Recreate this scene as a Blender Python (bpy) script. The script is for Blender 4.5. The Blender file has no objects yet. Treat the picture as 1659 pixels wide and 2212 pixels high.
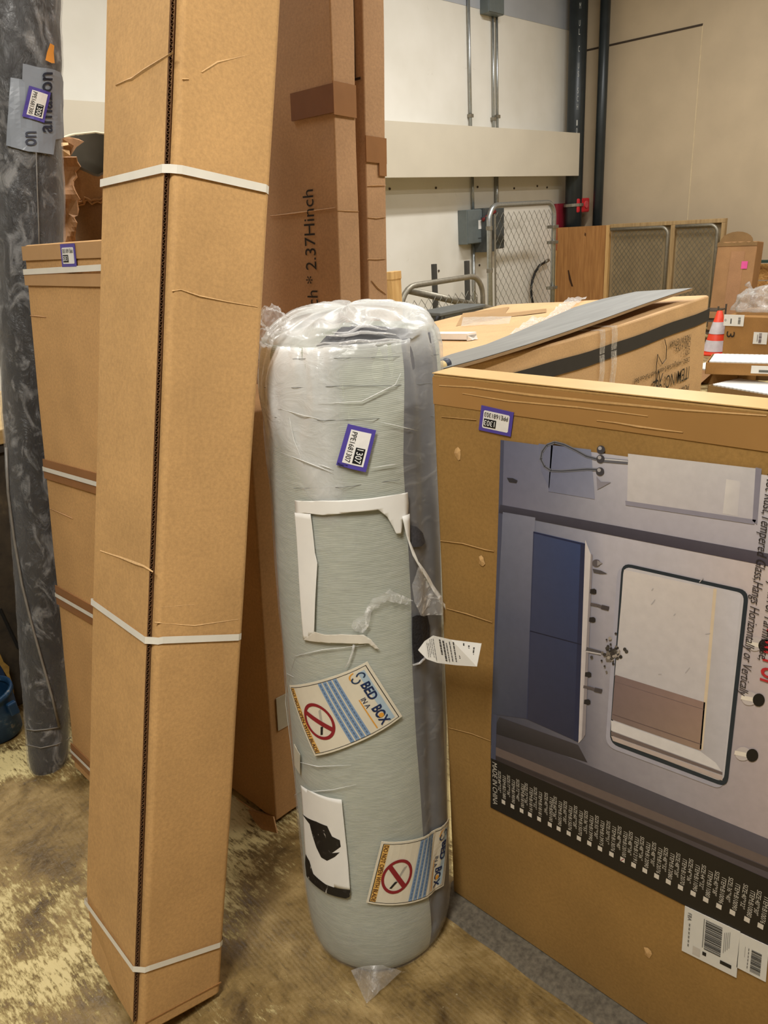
import bpy, bmesh, math, random
import numpy as np
from mathutils import Vector, Matrix, noise
random.seed(7)
scn = bpy.context.scene
COL = scn.collection

# ------------------------------------------------------------------ camera
FPX, CX, CY, CAMH = 1600.0, 829.5, 1106.0, 1.57
def _n(v):
    v = np.array(v, float); return v/np.linalg.norm(v)
_up = -_n([281, 4094, FPX])
_X = _n([2476-CX, 390-CY, FPX]); _X = _n(_X-_up*(_X@_up))
_Y = np.cross(_up, _X)
if _Y[2] < 0: _Y = -_Y
M = np.array([_X, _Y, _up])            # rows: world axes seen in camera axes (right, down, forward)
CAM = np.array([0, 0, CAMH])
cd = bpy.data.cameras.new('camera'); cam = bpy.data.objects.new('camera', cd); COL.objects.link(cam)
mw = Matrix.Identity(4)
for i in range(3):
    mw[i][0] = M[i, 0]; mw[i][1] = -M[i, 1]; mw[i][2] = -M[i, 2]; mw[i][3] = CAM[i]
cam.matrix_world = mw
cd.sensor_fit = 'VERTICAL'; cd.sensor_height = 36; cd.sensor_width = 27; cd.lens = FPX/2212*36
cd.clip_start = 0.02
scn.camera = cam

# ------------------------------------------------------------------ light and exposure
def lin(r, g, b):
    f = lambda c: (c/255/12.92) if c/255 <= 0.04045 else ((c/255+0.055)/1.055)**2.4
    return (f(r), f(g), f(b))
scn.view_settings.view_transform = 'Standard'; scn.view_settings.look = 'None'
scn.view_settings.gamma = 1; scn.view_settings.use_curve_mapping = False
scn.view_settings.exposure = 0.10
world = bpy.data.worlds.new('world'); scn.world = world; world.use_nodes = True
bg = world.node_tree.nodes['Background']
bg.inputs[0].default_value = (1.0, 0.76, 0.44, 1); bg.inputs[1].default_value = 0.12
def ceiling_lamp(x, y, z, sx, sy, w, col=(1, .95, .86), rz=0):
    l = bpy.data.lights.new('ceiling_lamp', 'AREA'); l.shape = 'RECTANGLE'; l.size = sx; l.size_y = sy
    l.energy = w; l.color = col
    o = bpy.data.objects.new('ceiling_lamp', l); COL.objects.link(o); o.location = (x, y, z); o.rotation_euler = (0, 0, rz)
    return o
ceiling_lamp(-0.75, 0.18, 3.7, 1.4, .4, 100, (1, .96, .89))
ceiling_lamp(1.5, -0.7, 3.5, 1.2, .3, 20, (1, .96, .89))
ceiling_lamp(3.2, 3.0, 4.6, 2.4, .3, 86, (1, .98, .94))
ceiling_lamp(3.8, -1.3, 4.3, 2.4, .3, 128, (1, .97, .91))
ceiling_lamp(7.0, 3.2, 5.0, 2.4, .3, 190, (1, .98, .95))
ceiling_lamp(7.8, -0.8, 5.0, 2.4, .3, 150, (1, .95, .87))
ceiling_lamp(1.05, 3.8, 4.5, 1.6, .3, 100, (1, .98, .94))

# ------------------------------------------------------------------ pixel helpers: pixel of the photo -> real place
def ray(px, py): return M@np.array([(px-CX)/FPX, (py-CY)/FPX, 1.0])
def on(px, py, ax, val):
    d = ray(px, py); return Vector(CAM+d*((val-CAM[ax])/d[ax]))
def at(px, py, depth): return Vector(CAM+ray(px, py)*depth)
def proj(P):
    c = M.T@(np.array(P, float)-CAM); return CX+FPX*c[0]/c[2], CY+FPX*c[1]/c[2]

# ------------------------------------------------------------------ materials
MATS = {}
def nodes(name):
    m = bpy.data.materials.new(name); m.use_nodes = True
    nt = m.node_tree; b = nt.nodes['Principled BSDF']
    return m, nt, b
def N(nt, t, **kw):
    n = nt.nodes.new(t)
    for k, v in kw.items():
        if k in n.inputs: n.inputs[k].default_value = v
        else: setattr(n, k, v)
    return n
def ramp(nt, fac, stops):
    r = nt.nodes.new('ShaderNodeValToRGB'); el = r.color_ramp.elements
    while len(el) < len(stops): el.new(0.5)
    for e, (p, c) in zip(el, stops):
        e.position = p; e.color = (*c, 1) if len(c) == 3 else c
    nt.links.new(fac, r.inputs[0]); return r.outputs[0]
def coords(nt, scale=(1, 1, 1), rot=(0, 0, 0), kind='Object'):
    tc = nt.nodes.new('ShaderNodeTexCoord'); mp = nt.nodes.new('ShaderNodeMapping')
    mp.inputs['Scale'].default_value = scale; mp.inputs['Rotation'].default_value = rot
    nt.links.new(tc.outputs[kind], mp.inputs[0]); return mp.outputs[0]
def noi(nt, vec, scale, detail=4, rough=.55, dist=0):
    n = N(nt, 'ShaderNodeTexNoise', Scale=scale, Detail=detail, Roughness=rough, Distortion=dist)
    nt.links.new(vec, n.inputs['Vector']); return n.outputs['Fac']
def bump(nt, b, h, strength=.2, dist=.002):
    bp = N(nt, 'ShaderNodeBump', Strength=strength, Distance=dist)
    nt.links.new(h, bp.inputs['Height']); nt.links.new(bp.outputs[0], b.inputs['Normal'])
def mixc(nt, fac, a, c, mode='MIX'):
    m = nt.nodes.new('ShaderNodeMix'); m.data_type = 'RGBA'; m.blend_type = mode
    for s, i in ((fac, 0), (a, 6), (c, 7)):
        if hasattr(s, 'links'): nt.links.new(s, m.inputs[i])
        else: m.inputs[i].default_value = s if i == 0 else (*s, 1)
    return m.outputs[2]
def plain(name, rgb, rough=.6, metal=0, spec=.5, var=.08, scale=20, bmp=0):
    """one colour with slight procedural variation"""
    if name in MATS: return MATS[name]
    m, nt, b = nodes(name); c = lin(*rgb); v = coords(nt)
    n = noi(nt, v, scale)
    lo = tuple(x*(1-var) for x in c); hi = tuple(min(1, x*(1+var)) for x in c)
    nt.links.new(ramp(nt, n, [(.3, lo), (.7, hi)]), b.inputs['Base Color'])
    b.inputs['Roughness'].default_value = rough; b.inputs['Metallic'].default_value = metal
    b.inputs['Specular IOR Level'].default_value = spec
    if bmp: bump(nt, b, n, bmp, .003)
    MATS[name] = m; return m
def kraft(name, rgb, flute=0.25, axis='Z', rough=.72, mott=.10):
    """corrugated board: mottled kraft paper, faint flutes"""
    if name in MATS: return MATS[name]
    m, nt, b = nodes(name); c = lin(*rgb); v = coords(nt)
    big = noi(nt, v, 5, 3); fine = noi(nt, v, 140, 3, .7)
    lo = tuple(x*(1-mott) for x in c); hi = tuple(x*(1+mott) for x in c)
    base = ramp(nt, big, [(.3, lo), (.7, hi)])
    spk = ramp(nt, fine, [(.3, (.86, .86, .86)), (.65, (1.06, 1.06, 1.06))])
    nt.links.new(mixc(nt, 1.0, base, spk, 'MULTIPLY'), b.inputs['Base Color'])
    w = N(nt, 'ShaderNodeTexWave', Scale=62.0, Distortion=.3, Detail=1)
    w.bands_direction = axis; nt.links.new(v, w.inputs['Vector'])
    ad = nt.nodes.new('ShaderNodeMath'); ad.operation = 'MULTIPLY_ADD'
    nt.links.new(w.outputs['Fac'], ad.inputs[0]); ad.inputs[1].default_value = .22
    nt.links.new(fine, ad.inputs[2])
    bump(nt, b, ad.outputs[0], flute*.45, .0008)
    b.inputs['Roughness'].default_value = rough; b.inputs['Specular IOR Level'].default_value = .3
    MATS[name] = m; return m
def film(name, tint=(1, 1, 1), rough=.16, base=.10, wr=30, attr=False, stretch=(1, 1, 1), bst=.6, hi=.35):
    """clear plastic wrap: see-through sheet with milky wrinkles and gloss"""
    if name in MATS: return MATS[name]
    m, nt, b = nodes(name); out = nt.nodes['Material Output']
    v = coords(nt, stretch)
    n = noi(nt, v, wr, 6, .6, 1.2); n2 = noi(nt, v, wr*.25, 3)
    b.inputs['Base Color'].default_value = (*tint, 1); b.inputs['Roughness'].default_value = rough
    b.inputs['Specular IOR Level'].default_value = .8
    bump(nt, b, n, bst, .006)
    tr = nt.nodes.new('ShaderNodeBsdfTransparent'); mx = nt.nodes.new('ShaderNodeMixShader')
    r = ramp(nt, n, [(.52, (0, 0, 0)), (.70, (hi, hi, hi))])
    a = nt.nodes.new('ShaderNodeMath'); a.operation = 'ADD'; nt.links.new(r, a.inputs[0])
    lw = N(nt, 'ShaderNodeLayerWeight', Blend=.22)
    a2 = nt.nodes.new('ShaderNodeMath'); a2.operation = 'MULTIPLY_ADD'
    nt.links.new(lw.outputs['Facing'], a2.inputs[0]); a2.inputs[1].default_value = .45; a2.inputs[2].default_value = base
    nt.links.new(a2.outputs[0], a.inputs[1]); last = a.outputs[0]
    if attr:
        at_ = N(nt, 'ShaderNodeAttribute', attribute_name='milk')
        a3 = nt.nodes.new('ShaderNodeMath'); a3.operation = 'ADD'; a3.use_clamp = True
        nt.links.new(last, a3.inputs[0]); nt.links.new(at_.outputs['Fac'], a3.inputs[1]); last = a3.outputs[0]
    nt.links.new(last, mx.inputs[0]); nt.links.new(tr.outputs[0], mx.inputs[1]); nt.links.new(b.outputs[0], mx.inputs[2])
    nt.links.new(mx.outputs[0], out.inputs[0]); MATS[name] = m; return m
def ink(name='printing_ink', rough=.5, spec=.3):
    if name in MATS: return MATS[name]
    m, nt, b = nodes(name); a = N(nt, 'ShaderNodeAttribute', attribute_name='Col')
    v = coords(nt); n = noi(nt, v, 60)
    nt.links.new(mixc(nt, 1.0, a.outputs['Color'], ramp(nt, n, [(.3, (.95, .95, .95)), (.7, (1.03, 1.03, 1.03))]), 'MULTIPLY'), b.inputs['Base Color'])
    b.inputs['Roughness'].default_value = rough; b.inputs['Specular IOR Level'].default_value = spec
    MATS[name] = m; return m
def wood(name, rgb, rgb2, scale=3, axis=2, rough=.6):
    if name in MATS: return MATS[name]
    m, nt, b = nodes(name); s = [14, 14, 14]; s[axis] = 1.1
    v = coords(nt, s); n = noi(nt, v, scale, 5, .6, .6)
    nt.links.new(ramp(nt, n, [(.3, lin(*rgb2)), (.65, lin(*rgb))]), b.inputs['Base Color'])
    b.inputs['Roughness'].default_value = rough; bump(nt, b, n, .15, .002); MATS[name] = m; return m

# ------------------------------------------------------------------ mesh helpers
def new_obj(name, me, mat=None, parent=None):
    o = bpy.data.objects.new(name, me); COL.objects.link(o)
    if mat: me.materials.append(mat)
    if parent: o.parent = parent
    return o
def mesh(name, verts, faces, mat, parent=None, smooth=False, bevel=0, seg=2, cols=None, attrs=None):
    me = bpy.data.meshes.new(name); me.from_pydata([tuple(v) for v in verts], [], faces)
    if bevel:
        bm = bmesh.new(); bm.from_mesh(me)
        bmesh.ops.bevel(bm, geom=list(bm.edges), offset=bevel, segments=seg, profile=.5, affect='EDGES')
        bm.to_mesh(me); bm.free()
    if smooth:
        for p in me.polygons: p.use_smooth = True
    if cols:
        a = me.color_attributes.new('Col', 'FLOAT_COLOR', 'POINT')
        a.data.foreach_set('color', [x for c in cols for x in (*c, 1)])
    if attrs:
        for k, vals in attrs.items():
            a = me.attributes.new(k, 'FLOAT', 'POINT'); a.data.foreach_set('value', vals)
    me.validate(); me.update()
    return new_obj(name, me, mat, parent)
class MB:
    def __init__(s): s.v = []; s.f = []
    def add(s, v, f):
        o = len(s.v); s.v += [tuple(p) for p in v]; s.f += [tuple(i+o for i in q) for q in f]; return s
    def box(s, a, b, R=None, t=None):
        x0, y0, z0 = a; x1, y1, z1 = b
        v = [Vector(p) for p in ((x0,y0,z0),(x1,y0,z0),(x1,y1,z0),(x0,y1,z0),(x0,y0,z1),(x1,y0,z1),(x1,y1,z1),(x0,y1,z1))]
        if R is not None: v = [R@p for p in v]
        if t is not None: v = [p+Vector(t) for p in v]
        return s.add(v, [(0,3,2,1),(4,5,6,7),(0,1,5,4),(1,2,6,5),(2,3,7,6),(3,0,4,7)])
    def tube(s, path, r, n=8, cap=True, up=(0, 0, 1)):
        P = [Vector(p) for p in path]; v = []; f = []; k = len(P)
        rr = r if hasattr(r, '__len__') else [r]*k
        last = None
        for i, p in enumerate(P):
            d = (P[min(i+1, k-1)]-P[max(i-1, 0)]).normalized()
            u = Vector(up) if last is None else last
            a = u-d*u.dot(d)
            if a.length < 1e-4: a = Vector((1, 0, 0))-d*d.x
            if a.length < 1e-4: a = Vector((0, 1, 0))-d*d.y
            a.normalize(); last = a; b = d.cross(a)
            v += [p+(a*math.cos(2*math.pi*j/n)+b*math.sin(2*math.pi*j/n))*rr[i] for j in range(n)]
        for i in range(k-1):
            for j in range(n):
                q = (j+1) % n; f.append((i*n+j, i*n+q, (i+1)*n+q, (i+1)*n+j))
        if cap: f.append(tuple(range(n-1, -1, -1))); f.append(tuple((k-1)*n+j for j in range(n)))
        return s.add(v, f)
    def lathe(s, prof, n=20, c=(0, 0, 0)):
        v = []; f = []
        for r, z in prof: v += [(c[0]+r*math.cos(2*math.pi*j/n), c[1]+r*math.sin(2*math.pi*j/n), c[2]+z) for j in range(n)]
        for i in range(len(prof)-1):
            for j in range(n):
                q = (j+1) % n; f.append((i*n+j, i*n+q, (i+1)*n+q, (i+1)*n+j))
        return s.add(v, f)
    def slab(s, poly, nrm, th):
        """polygon given a thickness along nrm (poly lies on the outer side)"""
        nrm = Vector(nrm); a = [Vector(p) for p in poly]; k = len(a)
        v = a+[p-nrm*th for p in a]
        f = [tuple(range(k)), tuple(range(2*k-1, k-1, -1))]+[(i, i+k, (i+1) % k+k, (i+1) % k) for i in range(k)]
        return s.add(v, f)
    def build(s, name, mat, parent=None, smooth=False, bevel=0, seg=2):
        return mesh(name, s.v, s.f, mat, parent, smooth, bevel, seg)
def tag(o, label, cat, group=None):
    o['label'] = label; o['category'] = cat
    if group: o['group'] = group
    return o
def struct(o): o['kind'] = 'structure'; return o
def empty(name, loc=(0, 0, 0), mat4=None):
    o = bpy.data.objects.new(name, None); COL.objects.link(o); o.empty_display_size = .05
    if mat4 is not None: o.matrix_world = mat4
    else: o.location = loc
    return o
def local(o, P): return o.matrix_world.inverted()@Vector(P)
class Frame:
    """a leaning carton's own axes: z up its length, x and y across it"""
    def __init__(s, x, y, yaw, lx, ly, z=0):
        s.m = Matrix.Translation((x, y, z))@Matrix.Rotation(yaw, 4, 'Z')@Matrix.Rotation(lx, 4, 'Y')@Matrix.Rotation(-ly, 4, 'X')
        s.inv = s.m.inverted(); s.c = s.inv@Vector(CAM)
    def px(s, px, py, ax, val, off=0.0):
        d = s.inv.to_3x3()@Vector(ray(px, py)); t = (val-s.c[ax])/d[ax]; p = s.c+d*t
        p[ax] = val+off; return p
def rounded_box(name, w, d, h, r, mat, parent, nz=24, amp=.0015, seed=0, cr=4, dome=.0, sag=None):
    """carton shell: rounded vertical corners, slightly uneven walls"""
    loop = []
    ends = [((r, r), math.pi), ((w-r, r), 1.5*math.pi), ((w-r, d-r), 0), ((r, d-r), .5*math.pi)]
    for (cx, cy), a0 in ends:
        for k in range(cr+1):
            a = a0+k/cr*math.pi/2; loop.append((cx+r*math.cos(a), cy+r*math.sin(a)))
    # add mid points along the long walls
    full = []
    for i, p in enumerate(loop):
        q = loop[(i+1) % len(loop)]; full.append(p)
        L = math.dist(p, q)
        if L > .05:
            for k in range(1, 6): full.append((p[0]+(q[0]-p[0])*k/6, p[1]+(q[1]-p[1])*k/6))
    n = len(full); v = []; f = []
    rb = min(r*.7, .008)
    zs = [0, rb*.4, rb]+[rb+(h-2*rb)*k/nz for k in range(1, nz)]+[h-rb, h-rb*.4, h]
    ins = [rb, rb*.35, 0]+[0]*(nz-1)+[0, rb*.35, rb]
    for z, q in zip(zs, ins):
        for (x, y) in full:
            sx = (x-w/2)/(w/2); sy = (y-d/2)/(d/2)
            X = x-q*sx; Y = y-q*sy
            if amp:
                nn = noise.noise(Vector((x*6+seed, y*6, z*3)))*amp; X += nn*sx; Y += nn*sy
            v.append((X, Y, z if sag is None else z+sag(x, y)*z/h))
    k = len(zs)
    for i in range(k-1):
        for j in range(n):
            q = (j+1) % n; f.append((i*n+j, i*n+q, (i+1)*n+q, (i+1)*n+j))
    f.append(tuple(range(n-1, -1, -1)))
    if sag is None: f.append(tuple((k-1)*n+j for j in range(n)))
    else:
        c = len(v); v.append((w/2, d/2, h+sag(w/2, d/2)))
        for j in range(n): f.append(((k-1)*n+j, (k-1)*n+(j+1) % n, c))
    return mesh(name, v, f, mat, parent, smooth=False), full
def strip(name, pts, width, nrm_fn, updir, mat, parent, th=.0008):
    """flat strap or tape following points on a surface"""
    mb = MB(); P = [Vector(p) for p in pts]; v = []
    for i, p in enumerate(P):
        u = Vector(updir)
        v += [p-u*width/2, p+u*width/2, p+u*width/2+Vector(nrm_fn(p))*th, p-u*width/2+Vector(nrm_fn(p))*th]
    f = []
    for i in range(len(P)-1):
        a = i*4; b = a+4
        f += [(a+3, b+3, b+2, a+2), (a, a+1, b+1, b), (a+1, a+2, b+2, b+1), (a+3, a, b, b+3)]
    mb.add(v, f); return mb.build(name, mat, parent)
def ridge(name, pts, nrm, w, h, mat, parent):
    """a pressed crease standing slightly proud of the board"""
    nrm = Vector(nrm); P = [Vector(p) for p in pts]; v = []; f = []; w *= .8; h *= .5
    for i, p in enumerate(P):
        d = (P[min(i+1, len(P)-1)]-P[max(i-1, 0)]).normalized(); s = d.cross(nrm).normalized()
        t = 1-abs(2*i/(len(P)-1)-1)*.6
        v += [p-s*w/2*t-nrm*.001, p+nrm*h*t, p+s*w/2*t-nrm*.001]
    for i in range(len(P)-1):
        a = i*3; b = a+3; f += [(a, b, b+1, a+1), (a+1, b+1, b+2, a+2)]
    return mesh(name, v, f, mat, parent)

# ------------------------------------------------------------------ flat print
_tc = {}
def text_geo(s, bold=0.0, shear=0.0):
    k = (s, bold, shear)
    if k in _tc: return _tc[k]
    cu = bpy.data.curves.new('t', 'FONT'); cu.body = s; cu.resolution_u = 3; cu.offset = bold; cu.shear = shear
    ob = bpy.data.objects.new('t', cu); COL.objects.link(ob)
    dg = bpy.context.evaluated_depsgraph_get(); me = bpy.data.meshes.new_from_object(ob.evaluated_get(dg))
    v = [tuple(p.co) for p in me.vertices]; f = [tuple(p.vertices) for p in me.polygons]
    COL.objects.unlink(ob); bpy.data.objects.remove(ob); bpy.data.curves.remove(cu); bpy.data.meshes.remove(me)
    xs = [p[0] for p in v]; ys = [p[1] for p in v]
    _tc[k] = (v, f, min(xs), max(xs), min(ys), max(ys)); return _tc[k]
class Print:
    """coloured flat shapes laid on a surface through fn(u, v, height)"""
    def __init__(s, fn): s.fn = fn; s.v = []; s.f = []; s.c = []
    def poly(s, pts, rgb, off=.0003, cols=None):
        o = len(s.v); s.v += [s.fn(u, v, off) for u, v in pts]
        s.c += [lin(*rgb)]*len(pts) if cols is None else [lin(*c) for c in cols]
        s.f.append(tuple(range(o, o+len(pts)))); return s
    def rect(s, u0, v0, u1, v1, rgb, off=.0003, n=1, m=1):
        for i in range(n):
            for j in range(m):
                a, b = u0+(u1-u0)*i/n, u0+(u1-u0)*(i+1)/n; c, d = v0+(v1-v0)*j/m, v0+(v1-v0)*(j+1)/m
                s.poly([(a, c), (a, d), (b, d), (b, c)], rgb, off)
        return s
    def text(s, t, u0, v0, u1, v1, rgb, off=.0005, bold=0.0, shear=0.0):
        v, f, a, b, c, d = text_geo(t, bold, shear); o = len(s.v)
        s.v += [s.fn(u0+(u1-u0)*(x-a)/(b-a), v1+(v0-v1)*(y-c)/(d-c), off) for x, y, _ in v]
        s.c += [lin(*rgb)]*len(v); s.f += [tuple(i+o for i in q) for q in f]; return s
    def ring(s, u, v, ru, rv, t, rgb, off=.0004, a0=0, a1=2*math.pi, n=40, ti=None):
        ti = ti or t
        for k in range(n):
            p, q = a0+(a1-a0)*k/n, a0+(a1-a0)*(k+1)/n
            s.poly([(u+ru*math.cos(p), v+rv*math.sin(p)), (u+ru*math.cos(q), v+rv*math.sin(q)),
                    (u+ru*(1-t)*math.cos(q), v+rv*(1-t)*math.sin(q)), (u+ru*(1-t)*math.cos(p), v+rv*(1-t)*math.sin(p))], rgb, off)
        return s
    def disc(s, u, v, ru, rv, rgb, off=.0004, n=18):
        return s.poly([(u+ru*math.cos(2*math.pi*k/n), v+rv*math.sin(2*math.pi*k/n)) for k in range(n)], rgb, off)
    def bars(s, u0, v0, u1, v1, along_u=True, rgb=(25, 25, 25), off=.0005, seed=1, n=34):
        r = random.Random(seed); x = 0.0
        while x < 1:
            w = r.choice((.5, .5, 1, 1.5))/n; g = r.choice((.5, .7, 1))/n
            e = min(1, x+w)
            if along_u: s.rect(u0+(u1-u0)*x, v0, u0+(u1-u0)*e, v1, rgb, off)
            else: s.rect(u0, v0+(v1-v0)*x, u1, v0+(v1-v0)*e, rgb, off)
            x = e+g
        return s
    def build(s, name, parent, mat=None):
        return mesh(name, s.v, s.f, mat or ink(), parent, cols=s.c)
def quad_fn(TL, TR, BR, BL, nrm):
    """label local (u right, v down) -> place, corners given in the carton's own axes"""
    TL, TR, BR, BL = map(Vector, (TL, TR, BR, BL)); nrm = Vector(nrm)
    return lambda u, v, off=0: (TL*(1-u)+TR*u)*(1-v)+(BL*(1-u)+BR*u)*v+nrm*off
def paper(name, fn, mat, parent, n=1, m=1, off=.0, th=.0004, u0=0, v0=0, u1=1, v1=1):
    v = []; f = []
    for j in range(m+1):
        for i in range(n+1): v.append(fn(u0+(u1-u0)*i/n, v0+(v1-v0)*j/m, off+th))
    for j in range(m):
        for i in range(n):
            a = j*(n+1)+i; f.append((a, a+n+1, a+n+2, a+1))
    k = len(v); edge = [i for i in range(n+1)]+[j*(n+1)+n for j in range(1, m+1)]+[m*(n+1)+i for i in range(n-1, -1, -1)]+[j*(n+1) for j in range(m-1, 0, -1)]
    for e in edge:
        i, j = e % (n+1), e//(n+1); v.append(fn(u0+(u1-u0)*i/n, v0+(v1-v0)*j/m, off-.0006))
    L = len(edge)
    for i in range(L): f.append((edge[i], k+i, k+(i+1) % L, edge[(i+1) % L])[::-1])
    return mesh(name, v, f, mat, parent)
PURPLE = plain('purple_sticker', (82, 70, 160), .4, var=.03)
PAPER = plain('white_paper', (226, 224, 218), .6, var=.03)
def lot_sticker(parent, fn, num, n=1, m=1, off=.0008):
    """purple bordered lot sticker with a number; the square code is left blank"""
    s = paper('lot_sticker', fn, PURPLE, parent, n, m, off)
    s['label'] = 'purple bordered sticker reading '+num
    p = Print(lambda u, v, h: fn(u, v, off+.0004+h))
    W = (236, 234, 230)
    k = [(.1, .17), (.13, .13), (.87, .13), (.9, .17), (.9, .8), (.87, .84), (.13, .84), (.1, .8)]
    if n == 1: p.poly([(u, v) for u, v in k][::-1], W, .0002)
    else: p.rect(.1, .13, .9, .84, W, .0005, 8, 8)
    p.rect(.48, .2, .86, .52, (22, 22, 24), .0009, 5, 5)
    p.text(num, .51, .25, .84, .47, (240, 240, 238), .0015, .004)
    p.text('PPE168'+num, .14, .6, .86, .78, (25, 25, 28), .0012)
    o = p.build('printing', s); o['kind'] = 'stuff'; return o

# ================================================================== SETTING
WX, WY = 10.95, 6.28        # right wall, back wall
# floor: worn concrete with torn vinyl, glue and trowel ridges
m, nt, b = nodes('worn_floor'); v = coords(nt)
big = noi(nt, v, 1.5, 4, .6); mid = noi(nt, v, 8, 6, .68, .3); fin = noi(nt, v, 42, 5, .7, .5)
v2 = coords(nt, (4.5, 1, 1), (0, 0, .28)); strk = noi(nt, v2, 26, 5, .72)
base = ramp(nt, mid, [(.30, lin(78, 60, 32)), (.5, lin(136, 112, 66)), (.68, lin(172, 146, 96))])
def madd(a, k, c):
    q = nt.nodes.new('ShaderNodeMath'); q.operation = 'MULTIPLY_ADD'; q.inputs[1].default_value = k
    nt.links.new(a, q.inputs[0])
    if hasattr(c, 'links'): nt.links.new(c, q.inputs[2])
    else: q.inputs[2].default_value = c
    return q.outputs[0]
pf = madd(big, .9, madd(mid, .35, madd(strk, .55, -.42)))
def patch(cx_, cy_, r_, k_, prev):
    # pale (k > 0) or dark (k < 0) spot: worn covering plus painted light pools and shadow
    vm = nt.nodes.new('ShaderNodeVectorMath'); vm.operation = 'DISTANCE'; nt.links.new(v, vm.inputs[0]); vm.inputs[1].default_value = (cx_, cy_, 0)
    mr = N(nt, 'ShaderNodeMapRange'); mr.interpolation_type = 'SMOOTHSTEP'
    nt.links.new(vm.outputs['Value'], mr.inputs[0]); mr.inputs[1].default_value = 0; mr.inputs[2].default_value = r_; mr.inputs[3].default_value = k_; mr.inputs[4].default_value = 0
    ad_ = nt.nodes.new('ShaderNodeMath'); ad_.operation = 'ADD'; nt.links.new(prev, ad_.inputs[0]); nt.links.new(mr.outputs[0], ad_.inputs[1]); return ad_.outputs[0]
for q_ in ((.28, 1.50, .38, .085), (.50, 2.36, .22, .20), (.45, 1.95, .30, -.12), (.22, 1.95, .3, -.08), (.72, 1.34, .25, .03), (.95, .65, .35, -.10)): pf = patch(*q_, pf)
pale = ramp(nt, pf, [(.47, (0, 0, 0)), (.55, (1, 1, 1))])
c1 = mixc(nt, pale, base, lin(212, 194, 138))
wht = ramp(nt, fin, [(.70, (0, 0, 0)), (.74, (1, 1, 1))])
c2 = mixc(nt, madd(wht, .55, 0), c1, lin(222, 212, 178))
drk = ramp(nt, strk, [(.28, (.45, .42, .36)), (.45, (1, 1, 1))])
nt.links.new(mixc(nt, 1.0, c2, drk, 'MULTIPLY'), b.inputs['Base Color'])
wv = N(nt, 'ShaderNodeTexWave', Scale=30.0, Distortion=5.0, Detail=4); nt.links.new(coords(nt, (1, .25, 1), (0, 0, .28)), wv.inputs['Vector'])
bump(nt, b, madd(wv.outputs['Fac'], .12, madd(pale, .5, madd(fin, .8, 0))), .55, .006)
nt.links.new(ramp(nt, mid, [(.3, (.35, .35, .35)), (.7, (.62, .62, .62))]), b.inputs['Roughness'])
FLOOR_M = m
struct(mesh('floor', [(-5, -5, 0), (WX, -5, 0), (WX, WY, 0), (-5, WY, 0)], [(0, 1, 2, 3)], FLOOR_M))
# back wall: white lower part, grey band high up
zb = on(1100, 35, 1, WY).z
WALLW = plain('white_wall_paint', (222, 219, 208), .7, var=.05, scale=1.5)
m, nt, b = nodes('scuffed_white_wall'); v = coords(nt)
c = ramp(nt, noi(nt, v, 1.2, 4), [(.3, lin(214, 210, 198)), (.7, lin(228, 225, 216))])
sc = ramp(nt, noi(nt, v, 6, 6, .7, 1), [(.66, (1, 1, 1)), (.8, (.72, .70, .66))])
nt.links.new(mixc(nt, 1, c, sc, 'MULTIPLY'), b.inputs['Base Color']); b.inputs['Roughness'].default_value = .6
struct(MB().box((-5, WY, 0), (WX+.2, WY+.2, zb)).build('wall_back', m))
struct(MB().box((-5, WY-.004, zb), (WX+.2, WY+.2, 5.6)).build('wall_back_upper', plain('grey_upper_wall', (168, 172, 178), .7, var=.06, scale=2)))
BEIGE = plain('beige_wall', (186, 168, 140), .65, var=.06, scale=2)
wr = struct(MB().box((WX, -5, 0), (WX+.2, WY, 5.6)).build('wall_right', BEIGE))
# panel joints on the right wall
p0, p1 = on(1258, 111, 0, WX), on(1518, 58, 0, WX)
struct(MB().box((WX-.006, p1.y, p0.z-.012), (WX, p0.y, p0.z+.012)).build('trim_1', plain('dark_joint', (62, 50, 38), .8)))
struct(MB().box((WX-.004, p1.y-.006, 1.0), (WX, p1.y+.006, p0.z)).build('trim_2', plain('pale_joint', (204, 186, 152), .7)))
# boxed grey-white soffit along the back wall
sy = WY-.35
a, c_ = on(836, 256, 1, sy), on(1250, 384, 1, sy)
zs0, zs1 = on(1000, 382, 1, sy).z, on(1000, 271, 1, sy).z
sof = MB().box((-5, sy, zs0), (c_.x, sy+.02, zs1)).box((-5, sy+.02, zs1-.02), (c_.x, WY, zs1)).build('trim_3', plain('soffit_paint', (200, 192, 174), .65, var=.04, scale=2)); struct(sof)
# screw holes in the back wall
for px, py in ((941, 406), (1031, 404), (1110, 407), (841, 408), (947, 585), (1035, 573), (1181, 405), (1160, 402)):
    p = on(px, py, 1, WY)
    mb = MB(); mb.tube([p, p-Vector((0, .012, 0))], .014, 6); o = mb.build('screw', plain('rust', (70, 60, 50), .7)); struct(o)

GALV = plain('galvanised_steel', (176, 180, 180), .35, .85, var=.12, scale=30)
DULLZ = plain('dull_zinc', (140, 134, 120), .45, .6, var=.15, scale=30)
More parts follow.
